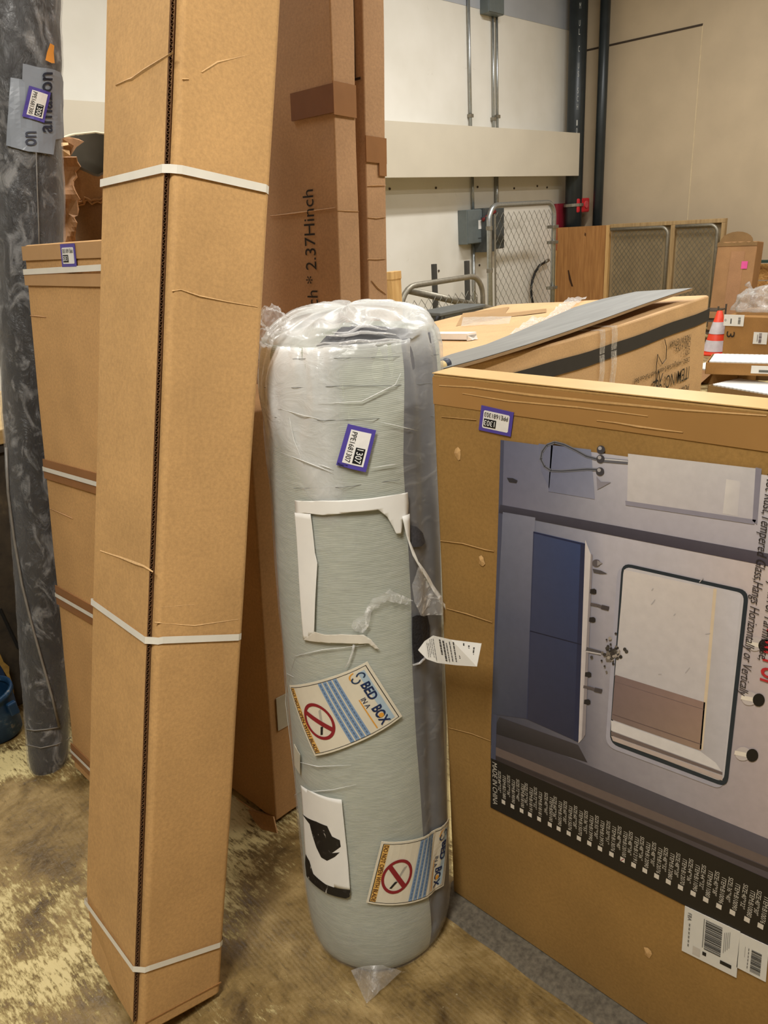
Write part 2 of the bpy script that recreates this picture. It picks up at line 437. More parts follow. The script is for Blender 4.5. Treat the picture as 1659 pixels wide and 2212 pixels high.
# steel conduits on the back wall
def conduit(px, y0, y1, r, label, dy=.03, extra=None, strap=None):
    p = on(px, (y0+y1)/2, 1, WY-dy); z1 = on(px, y0, 1, WY-dy).z; z0 = on(px, y1, 1, WY-dy).z
    root = empty('steel_conduit', (p.x, p.y, z0)); tag(root, label, 'conduit', 'steel conduits on the back wall')
    MB().tube([(0, 0, 0), (0, 0, z1-z0)], r, 10).build('pipe', GALV, root, True)
    if strap:
        q = on(px, strap, 1, WY-dy)
        MB().box((-.032, -.026, q.z-z0-.02), (.032, .03, q.z-z0+.02)).build('strap', DULLZ, root, bevel=.004)
    return root
conduit(1014, -60, 300, .019, 'single thin steel conduit running up the white back wall', strap=250)
conduit(1065.5, 34, 300, .015, 'left of the twin steel conduits below the grey junction box', strap=257)
conduit(1074, 34, 300, .015, 'right of the twin steel conduits below the grey junction box', strap=252)
conduit(1021, 370, 455, .019, 'steel conduit between soffit and the grey switch box')
conduit(1073, 370, 470, .026, 'steel conduit between soffit and the dark lever switch')
conduit(1024, 522, 700, .021, 'grey conduit dropping below the switch box on the wall')
GREYM = plain('grey_enamel', (104, 112, 112), .45, .1, var=.06)
DKGREY = plain('dark_grey_enamel', (72, 76, 76), .45, .1, var=.08)
def wall_box(name, x0, y0, x1, y1, th, mat, label, cat):
    a = on(x0, y0, 1, WY-th); c = on(x1, y1, 1, WY-th)
    root = empty(name, ((a.x+c.x)/2, WY, c.z)); tag(root, label, cat); w = (c.x-a.x)/2; h = on((x0+x1)/2, y0, 1, WY-th).z-c.z
    MB().box((-w, -th+.012, 0), (w, 0, h)).build('case', mat, root, bevel=.006)
    MB().box((-w+.008, -th, .008), (w-.008, -th+.014, h-.008)).build('cover', mat, root, bevel=.004)
    return root, w, h
r_, w, h = wall_box('junction_box', 1056, -60, 1090, 33, .14, GREYM, 'grey steel junction box high on the back wall', 'electrical box')
r_, w, h = wall_box('switch_box', 1010, 452, 1050, 524, .16, GREYM, 'grey switch box with white label on the white back wall', 'electrical box')
MB().box((w*.15, -.164, h*.42), (w*.75, -.160, h*.68)).build('label_plate', PAPER, r_)
MB().box((w*.1, -.163, h*.14), (w*.8, -.160, h*.17)).build('slot', DKGREY, r_)
r_, w, h = wall_box('lever_switch', 1046, 448, 1090, 536, .2, DKGREY, 'dark grey lever switch behind the chain link gate', 'electrical box')
MB().box((-w-.02, -.26, -.02), (-w*.35, -.03, h*.8)).build('side_case', DKGREY, r_, bevel=.008)
MB().tube([(-w-.04, -.2, h*.72), (-w*.6, -.24, h*.86), (-w*.2, -.24, h*.9)], .022, 8).build('lever', plain('red_lever', (120, 34, 34), .5), r_, True)

# sprinkler risers
PIPE = plain('dark_green_pipe', (40, 46, 48), .38, .1, var=.15, scale=8)
def riser(px0, px1, py, y, y0, y1, label, z0=0.0):
    a = on(px0, py, 1, y); c = on(px1, py, 1, y); r = (c-a).length/2*.80; ctr = (a+c)/2
    root = empty('sprinkler_riser', (ctr.x, y, z0)); tag(root, label, 'pipe', 'sprinkler risers in the corner')
    MB().tube([(0, 0, 0), (0, 0, 5.6-z0)], r, 18).build('pipe', PIPE, root, True)
    return root, r
def riser_x(px0, px1, py, x, label):
    a = on(px0, py, 0, x); c = on(px1, py, 0, x); r = (c-a).length/2*.80; ctr = (a+c)/2
    root = empty('sprinkler_riser', (x, ctr.y, 0)); tag(root, label, 'pipe', 'sprinkler risers in the corner')
    MB().tube([(0, 0, 0), (0, 0, 5.6)], r, 18).build('pipe', PIPE, root, True)
    MB().lathe([(r+.002, -.02), (r+.02, -.02), (r+.02, .02), (r+.002, .02)], 18, (0, 0, .6)).build('clamp', DULLZ, root)
    return root, r
R1, r1 = riser(1232, 1256, 250, WY-.22, 0, 490, 'dark riser pipe with white lettering in the room corner')
R2, r2 = riser_x(1287, 1311, 250, WX-.22, 'plain dark riser pipe standing before the beige wall')
def cyl_fn(r, th0):
    return lambda u, v, off=0: Vector(((r+off)*math.sin(th0+(u-.5)*1.1)*1, -(r+off)*math.cos(th0+(u-.5)*1.1), v))
toc = Vector((-R1.location.x, -R1.location.y)); th0 = math.atan2(toc.x, -toc.y)
pr = Print(cyl_fn(r1, th0+.15))
z = 4.2
for ch in 'FM UL C US SCH 10 6 IN':
    if ch != ' ':
        pr.text(ch, .42, z+.035, .56, z-.035, (168, 170, 166), .002)
    z -= .1
pr.build('lettering', R1)['kind'] = 'stuff'
MB().lathe([(r1+.002, -.02), (r1+.02, -.02), (r1+.02, .02), (r1+.002, .02)], 18, (0, 0, on(1243, 443, 1, WY-.22).z)).build('clamp', DULLZ, R1)
p = on(1226, 440, 1, WY-.12); q0 = on(1226, 384, 1, WY-.12).z
t = empty('drain_pipe', (p.x, p.y, 0)); tag(t, 'thin black drain pipe with tag beside the lettered riser', 'pipe')
MB().tube([(0, 0, 0), (0, 0, q0+.2)], .026, 10).build('pipe', plain('black_iron', (26, 26, 26), .5), t, True)
zt = on(1226, 417, 1, WY-.12).z
MB().box((-.05, -.05, zt-.09), (.04, -.03, zt+.1)).build('hang_tag', plain('brown_tag', (120, 78, 66), .6), t, bevel=.004)
# red alarm parts
a = on(1204, 440, 1, WY-.06); c = on(1238, 492, 1, WY-.06)
t = empty('red_wall_panel', (a.x, WY, c.z-.3)); tag(t, 'dark red alarm panel on the wall behind the drain pipe', 'panel')
MB().box((0, -.06, 0), (c.x-a.x, 0, a.z-c.z+.3)).build('case', plain('dark_red', (128, 26, 42), .5), t, bevel=.006)
MB().box((.02, -.066, .02), (c.x-a.x-.02, -.058, a.z-c.z+.28)).build('cover', plain('dark_red', (128, 26, 42), .5), t, bevel=.003)
a = on(1254, 428, 1, WY-.34); c = on(1272, 458, 1, WY-.34); bx = c.x+.02-a.x; bz = a.z-c.z
t = empty('alarm_switch', (a.x, WY-.34, c.z)); tag(t, 'bright red flow alarm box mounted on the corner riser', 'alarm')
MB().box((-.06, 0, 0), (bx, .14, bz)).build('cover', plain('alarm_red', (196, 34, 44), .4), t, bevel=.02)
MB().lathe([(0, .0), (.05, 0), (.05, .012), (0, .012)], 14).build('badge', plain('pale_red', (206, 84, 84), .5), t).matrix_local = Matrix.Translation((bx*.6, 0, bz*.55))@Matrix.Rotation(math.pi/2, 4, 'X')
MB().tube([(bx*.3, .07, 0), (bx*.3, .07, -.1), (bx*.1, .09, -.22), (-.05, .1, -.3)], .014, 8).build('flex_conduit', DULLZ, t, True)

# ------------------------------------------------------------------ chain link gates and panels
def chain_link(name, parent, O, U, V, w, h, px, py, mat, r=.0022, clip=None):
    """woven zigzag wires in the plane O + u U + v V"""
    O, U, V = Vector(O), Vector(U), Vector(V); Nn = U.cross(V); mb = MB()
    k = int(w/px)+1; rows = int(h/(py/2))+1
    for i in range(k):
        run = []
        for j in range(rows+1):
            u = i*px+(px/2 if j % 2 else 0)+(px*.5 if False else 0); u += (0 if i % 1 == 0 else 0)
            vv = j*py/2
            ok = 0 <= u <= w and vv <= h and (clip is None or clip(u, vv))
            if ok: run.append(O+U*(u*1.0)+V*vv+Nn*(.003 if j % 2 else -.003))
            if (not ok or j == rows) and run:
                if len(run) > 1: mb.tube(run, r, 3, False, up=Nn)
                run = []
        run = []
        for j in range(rows+1):
            u = i*px-(px/2 if j % 2 else 0); vv = j*py/2
            ok = 0 <= u <= w and vv <= h and (clip is None or clip(u, vv))
            if ok: run.append(O+U*u+V*vv+Nn*(-.003 if j % 2 else .003))
            if (not ok or j == rows) and run:
                if len(run) > 1: mb.tube(run, r, 3, False, up=Nn)
                run = []
    o = mb.build(name, mat, parent); o['kind'] = 'stuff'; return o
WIRE = plain('chain_wire', (112, 108, 96), .5, .5, var=.15)
def arc(cx, cz, r, a0, a1, n=6): return [(cx+r*math.cos(a0+(a1-a0)*k/n), 0, cz+r*math.sin(a0+(a1-a0)*k/n)) for k in range(n+1)]
# tall gate
gy = 5.75
a = on(1058, 600, 1, gy); c = on(1194, 600, 1, gy); top = on(1120, 441, 1, gy).z; W = c.x-a.x
g = empty('chain_link_gate', (a.x, gy, 0)); tag(g, 'tall round-cornered chain link gate in front of the switch boxes', 'gate')
rc = .17
MB().tube([(0, 0, 0)]+arc(rc, top-rc, rc, math.pi, math.pi/2)+arc(W-rc, top-rc, rc, math.pi/2, 0)+[(W, 0, 0)], .034, 10).build('frame', GALV, g, True)
chain_link('chain_mesh', g, (.12, 0, .02), (1, 0, 0), (0, 0, 1), W-.15, top-.07, .118, .150, WIRE, .0033)
MB().tube([(.12, 0, .02), (.12, 0, top-.1)], .012, 6).build('tension_bar', DULLZ, g)
for zz in (.2, .9, 1.4): MB().tube([(0, 0, zz), (0, 0, zz+.045)], .042, 10).build('band_clamp', DULLZ, g); 
for zz in (.55, 1.15, 1.35): MB().box((W-.09, -.05, zz), (W+.05, .05, zz+.04)).build('hinge_clamp', DULLZ, g, bevel=.004)
# low gate panel
gy = 4.6
a = on(866, 650, 1, gy); c = on(1043, 650, 1, gy); top = on(950, 608, 1, gy).z; W = c.x-a.x
tl = on(866, 612, 1, gy).z; 
g = empty('chain_link_gate', (a.x, gy, 0)); tag(g, 'low round-cornered chain link gate just behind the wrapped roll', 'gate')
yaw = math.atan2(on(1043, 650, 0, c.x).y-gy, W)
sl = (on(1030, 607, 1, gy).z-on(880, 612, 1, gy).z)/W
rc = .2
path = [(0, 0, 0)]+arc(rc, top-rc, rc, math.pi, math.pi/2)+arc(W-rc, top-rc, rc, math.pi/2, 0)+[(W, 0, 0)]
MB().tube(path, .026, 10).build('frame', DULLZ, g, True)
chain_link('chain_mesh', g, (.08, 0, .02), (1, 0, 0), (0, 0, 1), W-.14, top-.12, .1, .125, WIRE, .003)
MB().tube([(.1, 0, .02), (.1, 0, top-.22)], .008, 6).build('tension_bar', DULLZ, g)
MB().tube([(W-.1, 0, .02), (W-.1, 0, top-.2)], .008, 6).build('tension_bar', DULLZ, g)
p0, p1 = on(883, 627, 1, gy+.12), on(1045, 664, 1, gy+.12)
t = empty('steel_rail', p0); tag(t, 'fallen grey pipe slanting behind the low chain link gate', 'pipe')
d = p1-p0
MB().tube([(0, 0, 0), tuple(d*1.0), tuple(d*(p0.z/-d.z))], .034, 10).build('pipe', DULLZ, t, True)
MB().tube([tuple(-d*.004), (0, 0, 0)], .036, 10).build('end_cap', WIRE, t, True)
for px, y0, lab in ((940, 570, 'left of two dark square posts behind the low gate'), (1010, 563, 'right of two dark square posts behind the low gate')):
    p = on(px, 640, 1, gy+.5); zt = on(px, y0, 1, gy+.5).z
    t = empty('strut_post', (p.x, p.y, 0)); tag(t, lab, 'post', 'square posts behind the low gate')
    MB().box((-.022, -.022, 0), (.022, .022, zt)).build('channel', plain('dark_strut', (74, 74, 72), .5, .4), t, bevel=.003)
    MB().box((-.03, -.026, zt*.3), (.03, .026, zt*.3+.02)).build('bracket', DULLZ, t)
p = on(850, 600, 1, 4.3); zt = on(850, 586, 1, 4.3).z; w = (on(860, 640, 1, 4.3)-on(839, 640, 1, 4.3)).length/2
t = empty('timber_post', (p.x, p.y, 0)); tag(t, 'pale timber post standing beside the tall brown cartons', 'post')
PINE = wood('pine', (214, 176, 116), (186, 142, 84))
MB().box((-w, -.03, 0), (w, .03, zt-.06)).build('stud', PINE, t, bevel=.003)
MB().box((-w-.004, -.034, zt-.062), (w+.002, .034, zt)).build('cap_block', PINE, t, bevel=.003)
a = on(945, 690, 1, 4.25); c = on(1045, 690, 1, 4.25); zt = on(990, 668, 1, 4.25).z
t = empty('grey_case', (a.x, 4.25, 0)); tag(t, 'dark grey equipment case behind the big furniture carton', 'case')
w = c.x-a.x
MB().box((.05, 0, .03), (w, .28, zt-.02)).build('body', plain('case_grey', (82, 84, 82), .5), t, bevel=.01)
MB().box((.03, -.01, zt-.03), (w+.02, .29, zt)).build('lid', plain('case_grey2', (98, 100, 98), .5), t, bevel=.006)
MB().tube([(0, .02, zt-.1), (0.02, .02, zt-.04), (.09, .02, zt-.03), (.1, .0, zt-.1)], .02, 8).build('handle', plain('black_rubber', (28, 28, 28), .6), t, True)
# black hose loop
pts = [(1178, 566), (1166, 573), (1156, 588), (1150, 605), (1147, 625), (1149, 645), (1153, 665)]
p0 = on(1153, 665, 1, WY-.06)
tt = empty('black_hose', p0); tag(tt, 'black hose curving down the wall behind the tall gate', 'hose')
MB().tube([on(x, y, 1, WY-.06)-p0 for x, y in pts], .018, 8).build('hose', plain('black_rubber', (28, 28, 28), .6), tt, True)
MB().tube([on(1178, 566, 1, WY-.06)-p0, on(1184, 562, 1, WY-.06)-p0], .026, 8).build('coupling', DULLZ, tt, True)

# timber framed chain link panels leaning at the right wall
fx = 10.35
PLY = wood('plywood', (176, 126, 70), (146, 98, 50), 2.2)
a = on(1203, 492, 0, fx); c = on(1311, 486, 0, fx); zt = a.z
t = empty('plywood_sheet', (fx, c.y, 0)); tag(t, 'orange-brown plywood sheet with pine edges beside the tall gate', 'plywood')
MB().box((0, 0, 0), (.02, a.y-c.y, zt)).build('sheet', PLY, t, bevel=.002)
MB().box((-.02, a.y-c.y-.0, 0), (.05, a.y-c.y+.045, zt)).build('edge_strip', PINE, t, bevel=.003)
MB().box((-.02, -.05, 0), (.05, 0, zt)).build('edge_strip', PINE, t, bevel=.003)
for (x, y0, y1) in ((1222, 587, 612), (1264, 501, 512)):
    q = on(x, (y0+y1)/2, 0, fx-.002); k = Print(lambda u, v, o: Vector((-.001-o, q.y-c.y+u, q.z+v)))
    if y1-y0 > 20: k.poly([(-.10, -.13), (-.055, -.03), (-.03, .1), (-.05, .11), (-.09, -.02), (-.13, -.13)][::-1], (64, 40, 22), 0)
    else: k.poly([(-.01, -.03), (.012, -.01), (.006, .03), (-.012, .01)], (70, 40, 20), 0)
    k.build('knot', t)
y1 = c.y-.06; zt2 = on(1440, 478, 0, fx).z; yE = on(1561, 470, 0, fx).y; yM = on(1447, 600, 0, fx).y
t = empty('chain_link_fence', (fx, yE, 0)); tag(t, 'pair of chain link panels in a pine frame along the beige wall', 'fence panel')
Wp = y1-yE
MB().box((-.02, -.045, zt2-.05), (.06, Wp, zt2)).build('top_rail', wood('old_pine', (176, 148, 104), (146, 118, 78)), t, bevel=.004)
MB().box((-.02, -.045, 0), (.06, 0, zt2-.05)).build('post', MATS['old_pine'], t, bevel=.004)
MB().box((-.02, yM-yE-.03, 0), (.06, yM-yE+.03, zt2-.05)).build('post', MATS['old_pine'], t, bevel=.004)
for (u0, u1) in ((.03, yM-yE-.05), (yM-yE+.05, Wp-.03)):
    path = [(-.05, u0, 0)]+[(-.05, y_, z_) for y_, _, z_ in arc(u0+.1, zt2-.17, .1, math.pi, math.pi/2)]+[(-.05, u1, zt2-.07)]
    MB().tube(path, .022, 8).build('tube_frame', DULLZ, t, True)
    chain_link('chain_mesh', t, (-.05, u0+.05, .02), (0, 1, 0), (0, 0, 1), u1-u0-.08, zt2-.12, .066, .084, WIRE, .0045)
MB().box((.04, 0, 0), (.055, Wp, zt2-.05)).build('backing_board', plain('dusty_board', (150, 132, 100), .8, var=.12, scale=6), t)

# ------------------------------------------------------------------ right background: cartons, cone, trays
K1 = kraft('kraft_far', (164, 124, 84)); K2 = kraft('kraft_far_b', (158, 116, 66)); K3 = kraft('kraft_inner', (134, 104, 66))
DK = kraft('kraft_dark', (104, 76, 46))
BLK = plain('black_print', (24, 24, 24), .6)
# tall split carton leaning at the wall
fr = Frame(9.6, on(1617, 640, 0, 9.6).y, 0, .10, 0)
h = fr.px(1590, 522, 0, 0).z; yl = fr.px(1541, 600, 0, 0).y
t = empty('tall_carton', mat4=fr.m); tag(t, 'tall torn-top carton with pink note leaning by the beige wall', 'carton')
rounded_box('body', .22, yl, h, .012, K1, t, amp=.004, seed=4)
MB().box((-.004, yl*.28, 0), (.0, yl*.62, h*.9)).build('side_panel', kraft('kraft_far_c', (168, 126, 90)), t)
c0 = yl*.55
flap = [(.02, c0+.19*math.cos(math.pi*k/10)*1.0, h+.115*math.sin(math.pi*k/10)) for k in range(11)]
MB().slab(flap, (-1, 0, 0), .006).build('torn_flap', K3, t)
jag = [(-.006, yl*k/14, h-.01+random.uniform(-.004, .022)) for k in range(15)]
MB().slab([(-.006, yl, h-.05)]+jag[::-1]+[(-.006, 0, h-.05)], (-1, 0, 0), .005).build('torn_edge', K3, t)
q = fr.px(1608, 572, 0, -.006); MB().box((-.008, q.y-.035, q.z-.045), (-.005, q.y+.035, q.z+.04)).build('pink_note', plain('pink_paper', (222, 84, 150), .6), t)
# OSB sheet with green rail
ox = 10.6
a = on(1632, 570, 0, ox); t = empty('strand_board', (ox, a.y-1.6, 0)); tag(t, 'strand board sheets stacked beside the tall torn carton', 'board')
m, nt, b = nodes('strand_board_mat'); v = coords(nt, (1, 5, 9)); n = noi(nt, v, 5, 3, .7, 1.5)
nt.links.new(ramp(nt, n, [(.35, lin(140, 92, 44)), (.5, lin(186, 136, 72)), (.65, lin(214, 170, 104))]), b.inputs['Base Color']); b.inputs['Roughness'].default_value = .7
zm = on(1645, 606, 0, ox).z
MB().box((0, 0, 0), (.02, 1.6, zm-.008)).build('lower_sheet', m, t); MB().box((0, 0, zm+.008), (.02, 1.6, a.z)).build('upper_sheet', m, t)
MB().box((.005, 1.6, 0), (.03, 1.72, a.z+.01)).build('pale_edge', plain('pale_edge', (166, 144, 108), .7), t)
q = on(1640, 565, 0, ox-.1); t = empty('green_rail', (ox-.1, q.y-1.5, q.z)); tag(t, 'dark green steel rail above the strand board sheets', 'rail')
MB().box((0, 0, -.018), (.04, 1.5+on(1619, 565, 0, ox-.1).y-q.y, .018)).build('bar', plain('rail_green', (44, 66, 58), .5), t, bevel=.004)
MB().box((-.01, 1.48+on(1619, 565, 0, ox-.1).y-q.y, -.03), (.05, 1.52+on(1619, 565, 0, ox-.1).y-q.y, .03)).build('end_plate', MATS['rail_green'], t, bevel=.004)
# large labelled carton
b0 = on(1561, 782, 2, 0); fx2 = b0.x
yl = on(1563, 730, 0, fx2).y; zt = on(1600, 683, 0, fx2).z
t = empty('labelled_carton', (fx2, yl-.95, 0)); tag(t, 'large brown carton with two white shipping labels behind the flat trays', 'carton')
rounded_box('body', .7, .95, zt, .014, K2, t, amp=.006, seed=9)
def far_label(x0, y0, x1, y1, seed, vertical):
    a = on(x0, y0, 0, fx2-.001)-t.location; c = on(x1, y1, 0, fx2-.001)-t.location
    fn = quad_fn((-.006, a.y, a.z), (-.006, c.y, a.z), (-.006, c.y, c.z), (-.006, a.y, c.z), (-1, 0, 0))
    s = paper('shipping_label', fn, PAPER, t); k = Print(lambda u, v, o: fn(u, v, o+.001))
    if vertical: k.bars(.4, .08, .6, .92, False, (90, 70, 80), .001, seed, 26); k.rect(.28, .2, .32, .8, (120, 110, 110), .001)
    else:
        k.bars(.72, .2, .84, .85, False, (60, 60, 60), .001, seed, 22); k.rect(.34, .35, .4, .8, (90, 90, 90), .001); k.ring(.09, .5, .05, .1, .4, (120, 120, 120), .001, n=12)
    k.build('printing', s)['kind'] = 'stuff'
far_label(1565, 679, 1606, 705, 3, False); far_label(1629, 717, 1656, 744, 5, True)
a = on(1576, 705, 0, fx2)-t.location
fn = quad_fn((-.007, a.y-.06, a.z+.0), (-.007, a.y-.06, a.z-.11), (-.007, a.y+.02, a.z-.11), (-.007, a.y+.02, a.z), (-1, 0, 0))
k = Print(fn); k.text('3', .45, 0, 1, 1, (44, 36, 30), .0); k.build('carton_number', t)
# plastic bag on that carton
a = on(1632, 640, 0, fx2+.25); bmx = bmesh.new(); bmesh.ops.create_icosphere(bmx, subdivisions=4, radius=1)
for v_ in bmx.verts:
    n_ = noise.fractal(v_.co*2.2, .8, 2, 4)*.28; v_.co *= 1+n_
    v_.co.x *= .2; v_.co.y *= .25; v_.co.z = max(-.06, v_.co.z*.17)
me = bpy.data.meshes.new('bag'); bmx.to_mesh(me); bmx.free()
for p_ in me.polygons: p_.use_smooth = True
tb = empty('plastic_bag', (fx2+.3, a.y-.05, zt+.085)); tag(tb, 'crumpled clear plastic bag on the labelled carton', 'bag')
new_obj('crumpled_film', me, film('bag_film', (.62, .60, .57), .2, .22, 22, hi=.35), tb)
MB().tube([(0, .1, .1), (.02, .14, .17), (0, .16, .2)], [.03, .015, .03], 8).build('bag_neck', MATS['bag_film'], tb, True)
# traffic cone
cb = on(1546, 764, 2, 0); ct = on(1547, 672, 0, cb.x); H = ct.z
t = empty('traffic_cone', (cb.x, cb.y, 0)); tag(t, 'orange traffic cone with two white reflective bands', 'cone')
ORG = plain('cone_orange', (226, 66, 36), .5, var=.05); REF = plain('reflective_white', (206, 200, 204), .35)
rr = lambda z: .145*(1-z/H)+.028*z/H
def cband(nm, z0, z1, mt, e=0): MB().lathe([(rr(z0)+e, z0), (rr(z1)+e, z1)], 20).build(nm, mt, t, True)
MB().lathe([(rr(0), 0.0), (rr(H), H), (rr(H)*.8, H+.004), (rr(H)*.6, H-.05)], 20).build('cone_body', ORG, t, True)
cband('white_band', H*.09, H*.34, REF, .003); cband('white_band', H*.49, H*.76, REF, .003)
MB().box((-.17, -.17, 0), (.17, .17, .025)).build('base', ORG, t, bevel=.01)
# flat mailer trays with scalloped white paper
def tray(cx_, cy_, depth_z, w, d, h, rz, label, lab=False, open_flap=False, dark=False, sc=True, z=0.0):
    t = empty('flat_tray', (cx_, cy_, z)); t.rotation_euler = (0, 0, rz); tag(t, label, 'flat carton', 'flat cartons on the floor by the cone')
    kk = K3 if dark else K2
    MB().box((-w/2, -d/2, 0), (w/2, d/2, .004)).build('bottom', kk, t)
    for nm, a_, c_ in (('side_wall', (-w/2, -d/2, 0), (w/2, -d/2+.008, h)), ('side_wall', (-w/2, d/2-.008, 0), (w/2, d/2, h)), ('side_wall', (-w/2, -d/2, 0), (-w/2+.008, d/2, h)), ('side_wall', (w/2-.008, -d/2, 0), (w/2, d/2, h))):
        MB().box(a_, c_).build(nm, kk, t, bevel=.002)
    if sc:
        e = []; n_ = 14
        def edge(x0, y0, x1, y1, k):
            for i in range(k*4):
                f_ = i/(k*4); s_ = abs(math.sin(f_*k*math.pi))*.010
                nx, ny = (y1-y0), -(x1-x0); L_ = math.hypot(nx, ny); e.append((x0+(x1-x0)*f_+nx/L_*s_, y0+(y1-y0)*f_+ny/L_*s_, h+.006))
        a_ = w/2-.03; b_ = d/2-.03
        edge(-a_, -b_, a_, -b_, n_); edge(a_, -b_, a_, b_, n_); edge(a_, b_, -a_, b_, n_); edge(-a_, b_, -a_, -b_, n_)
        MB().slab(e, (0, 0, 1), .01).build('scalloped_sheet', PAPER, t)
    if lab:
        s = MB().box((-w/2-.003, -d/2+.03, h*.2), (-w/2-.001, -d/2+.26, h*.85)).build('shipping_label', PAPER, t)
        MB().box((-w/2-.005, -d/2+.08, h*.3), (-w/2-.003, -d/2+.2, h*.5)).build('barcode', plain('grey_print', (96, 96, 90), .6), s)
        MB().lathe([(0, 0), (.035, 0), (.035, .003), (0, .003)], 14).build('pink_dot', plain('pink_dot', (230, 50, 130), .5), t).matrix_local = Matrix.Translation((-w/2-.004, -d/2+.02, h*.55))@Matrix.Rotation(-math.pi/2, 4, 'Y')
    if open_flap:
        MB().slab([(-w/2-.05, d/2, h*.3), (-w/2, d/2-.1, h), (-w/2, d/2-.28, h), (-w/2-.09, d/2-.2, .01)], (-1, 0, .6), .005).build('open_flap', K1, t)
    return t
def floor_at(px, py, z=0): p = on(px, py, 2, z); return p.x, p.y
x, y = floor_at(1612, 800, .16); tray(x, y, 0, .44, .62, .10, .25, 'upper flat carton with white scalloped sheet and shipping label', lab=True, z=.16)
x, y = floor_at(1622, 826, .0); tray(x+.34, y+.05, 0, .45, .6, .15, .2, 'plain flat carton underneath the labelled flat carton', dark=True, sc=False)
x, y = floor_at(1555, 822, .0); tray(x, y, 0, .36, .5, .12, -.12, 'flat carton with open flap and white scalloped sheet next to the furniture carton', open_flap=True)
x, y = floor_at(1640, 850, .0); tray(x-.15, y, 0, .4, .6, .09, -.3, 'nearest flat carton with brown walls at the right edge', sc=True, dark=True)
# dark clutter between furniture carton and cone: small rack
x, y = floor_at(1536, 742, .0)
t = empty('wire_rack', (x+.16, y+.12, 0)); tag(t, 'dark low wire rack behind the traffic cone', 'rack')
for zz in (.1, .24, .36): MB().box((-.12, -.15, zz), (.12, .15, zz+.012)).build('shelf', plain('rack_dark', (78, 70, 60), .6), t)
for sx in (-.12, .12):
    for sy_ in (-.15, .15): MB().box((sx-.008, sy_-.008, 0), (sx+.008, sy_+.008, .42)).build('leg', MATS['rack_dark'], t)
#PART2
# ================================================================== FURNITURE CARTON with things on it
KG = kraft('kraft_furniture', (200, 162, 116), .15); KGt = kraft('kraft_furniture_tape', (176, 138, 92), .1, rough=.35)
gx0, gy0, gw, gd, gh = 1.74, 1.40, 1.98, 1.20, 1.15
sagf = lambda x, y: -.07*y/gd-.018*math.sin(math.pi*min(max(x/gw, 0), 1))+.006*noise.noise(Vector((x*3, y*3, 5)))
t = empty('furniture_carton', (gx0, gy0, 0)); tag(t, 'large sofa carton with black stripe and upside-down printed text', 'carton')
GF = t
rounded_box('body', gw, gd, gh, .012, KG, t, nz=20, amp=.004, seed=2, sag=sagf)
def gpx(px, py, off=.0): p = on(px, py, 1, gy0)-Vector((gx0, gy0, 0)); p.y = -.006-off; return p
def gtop(x, y): return gh+sagf(x, y)
# black stripe follows the top edge
mb = MB(); vs = []; n_ = 24
d1 = gpx(1524, 668).z; d0 = gpx(1524, 693).z
for k in range(n_+1):
    x = gw*k/n_; s_ = sagf(x, 0)-sagf(gw, 0)
    vs += [(x, -.0065, d0+s_), (x, -.0065, d1+s_)]
mb.add(vs, [(2*k, 2*k+2, 2*k+3, 2*k+1) for k in range(n_)]); mb.build('black_stripe', plain('black_stripe', (38, 36, 36), .6, var=.15), t)
def gtext(s, px, py, px2, hgt, col=(46, 40, 34), bold=0.0, shear=0):
    """upside-down line: starts at right pixel, runs left"""
    a = gpx(px, py); c = gpx(px2, py); L = a.x-c.x
    fn = lambda u, v, o=0: Vector((a.x-u*L, -.0075-o, a.z-hgt/2+v*hgt))
    return fn, s, col, bold
pr = None
lines = [('MADE IN VIETNAM', 1489, 728, 1445, .030, 0), ('CNO : 4 OF 4', 1488, 742, 1457, .030, 0), ('QTY  :  1', 1487, 757, 1468, .030, 0),
         ('DESC: (44)Right Side 2-seater with Pull-out Bed', 1486, 774, 1370, .030, 0), ('ITEM NO: 962', 1485, 804, 1408, .062, .004), ('PO# :  F', 1485, 834, 1455, .03, 0)]
for s, x1, y1_, x2, hg, bd in lines:
    fn, _, col, _ = gtext(s, x1, y1_, x2, hg)
    Print(fn).text(s, 0, 0, 1, 1, col, 0, bd).build('printed_line', t)['kind'] = 'stuff'
# pen scribble
q = [gpx(x, y) for x, y in ((1432, 733), (1436, 748), (1435, 775), (1427, 786), (1420, 772), (1417, 765), (1414, 790), (1413, 828), (1419, 800), (1422, 825), (1428, 806))]
MB().tube([p-Vector((0, .002, 0)) for p in q], .0016, 4).build('pen_scribble', BLK, t)
# clear tape bands over the front edge
TAPE = film('clear_tape', (.95, .9, .82), .12, .10, 40, stretch=(6, 6, 1), hi=.7)
for (xa, xb) in ((1291, 1302), (1316, 1328)):
    a = gpx(xa, 725); c = gpx(xb, 725); zt = gtop(a.x, 0)
    fnn = lambda u, v, o=0: Vector((a.x+(c.x-a.x)*u+.01*math.sin(v*5), -.008-o-.002*math.sin(v*23), zt+.004-v*.45))
    paper('clear_tape', fnn, TAPE, t, 2, 24)
    paper('clear_tape', lambda u, v, o=0: Vector((a.x+(c.x-a.x)*u, -.008+v*.3, gtop(a.x, v*.3)+.004)), TAPE, t, 1, 6)
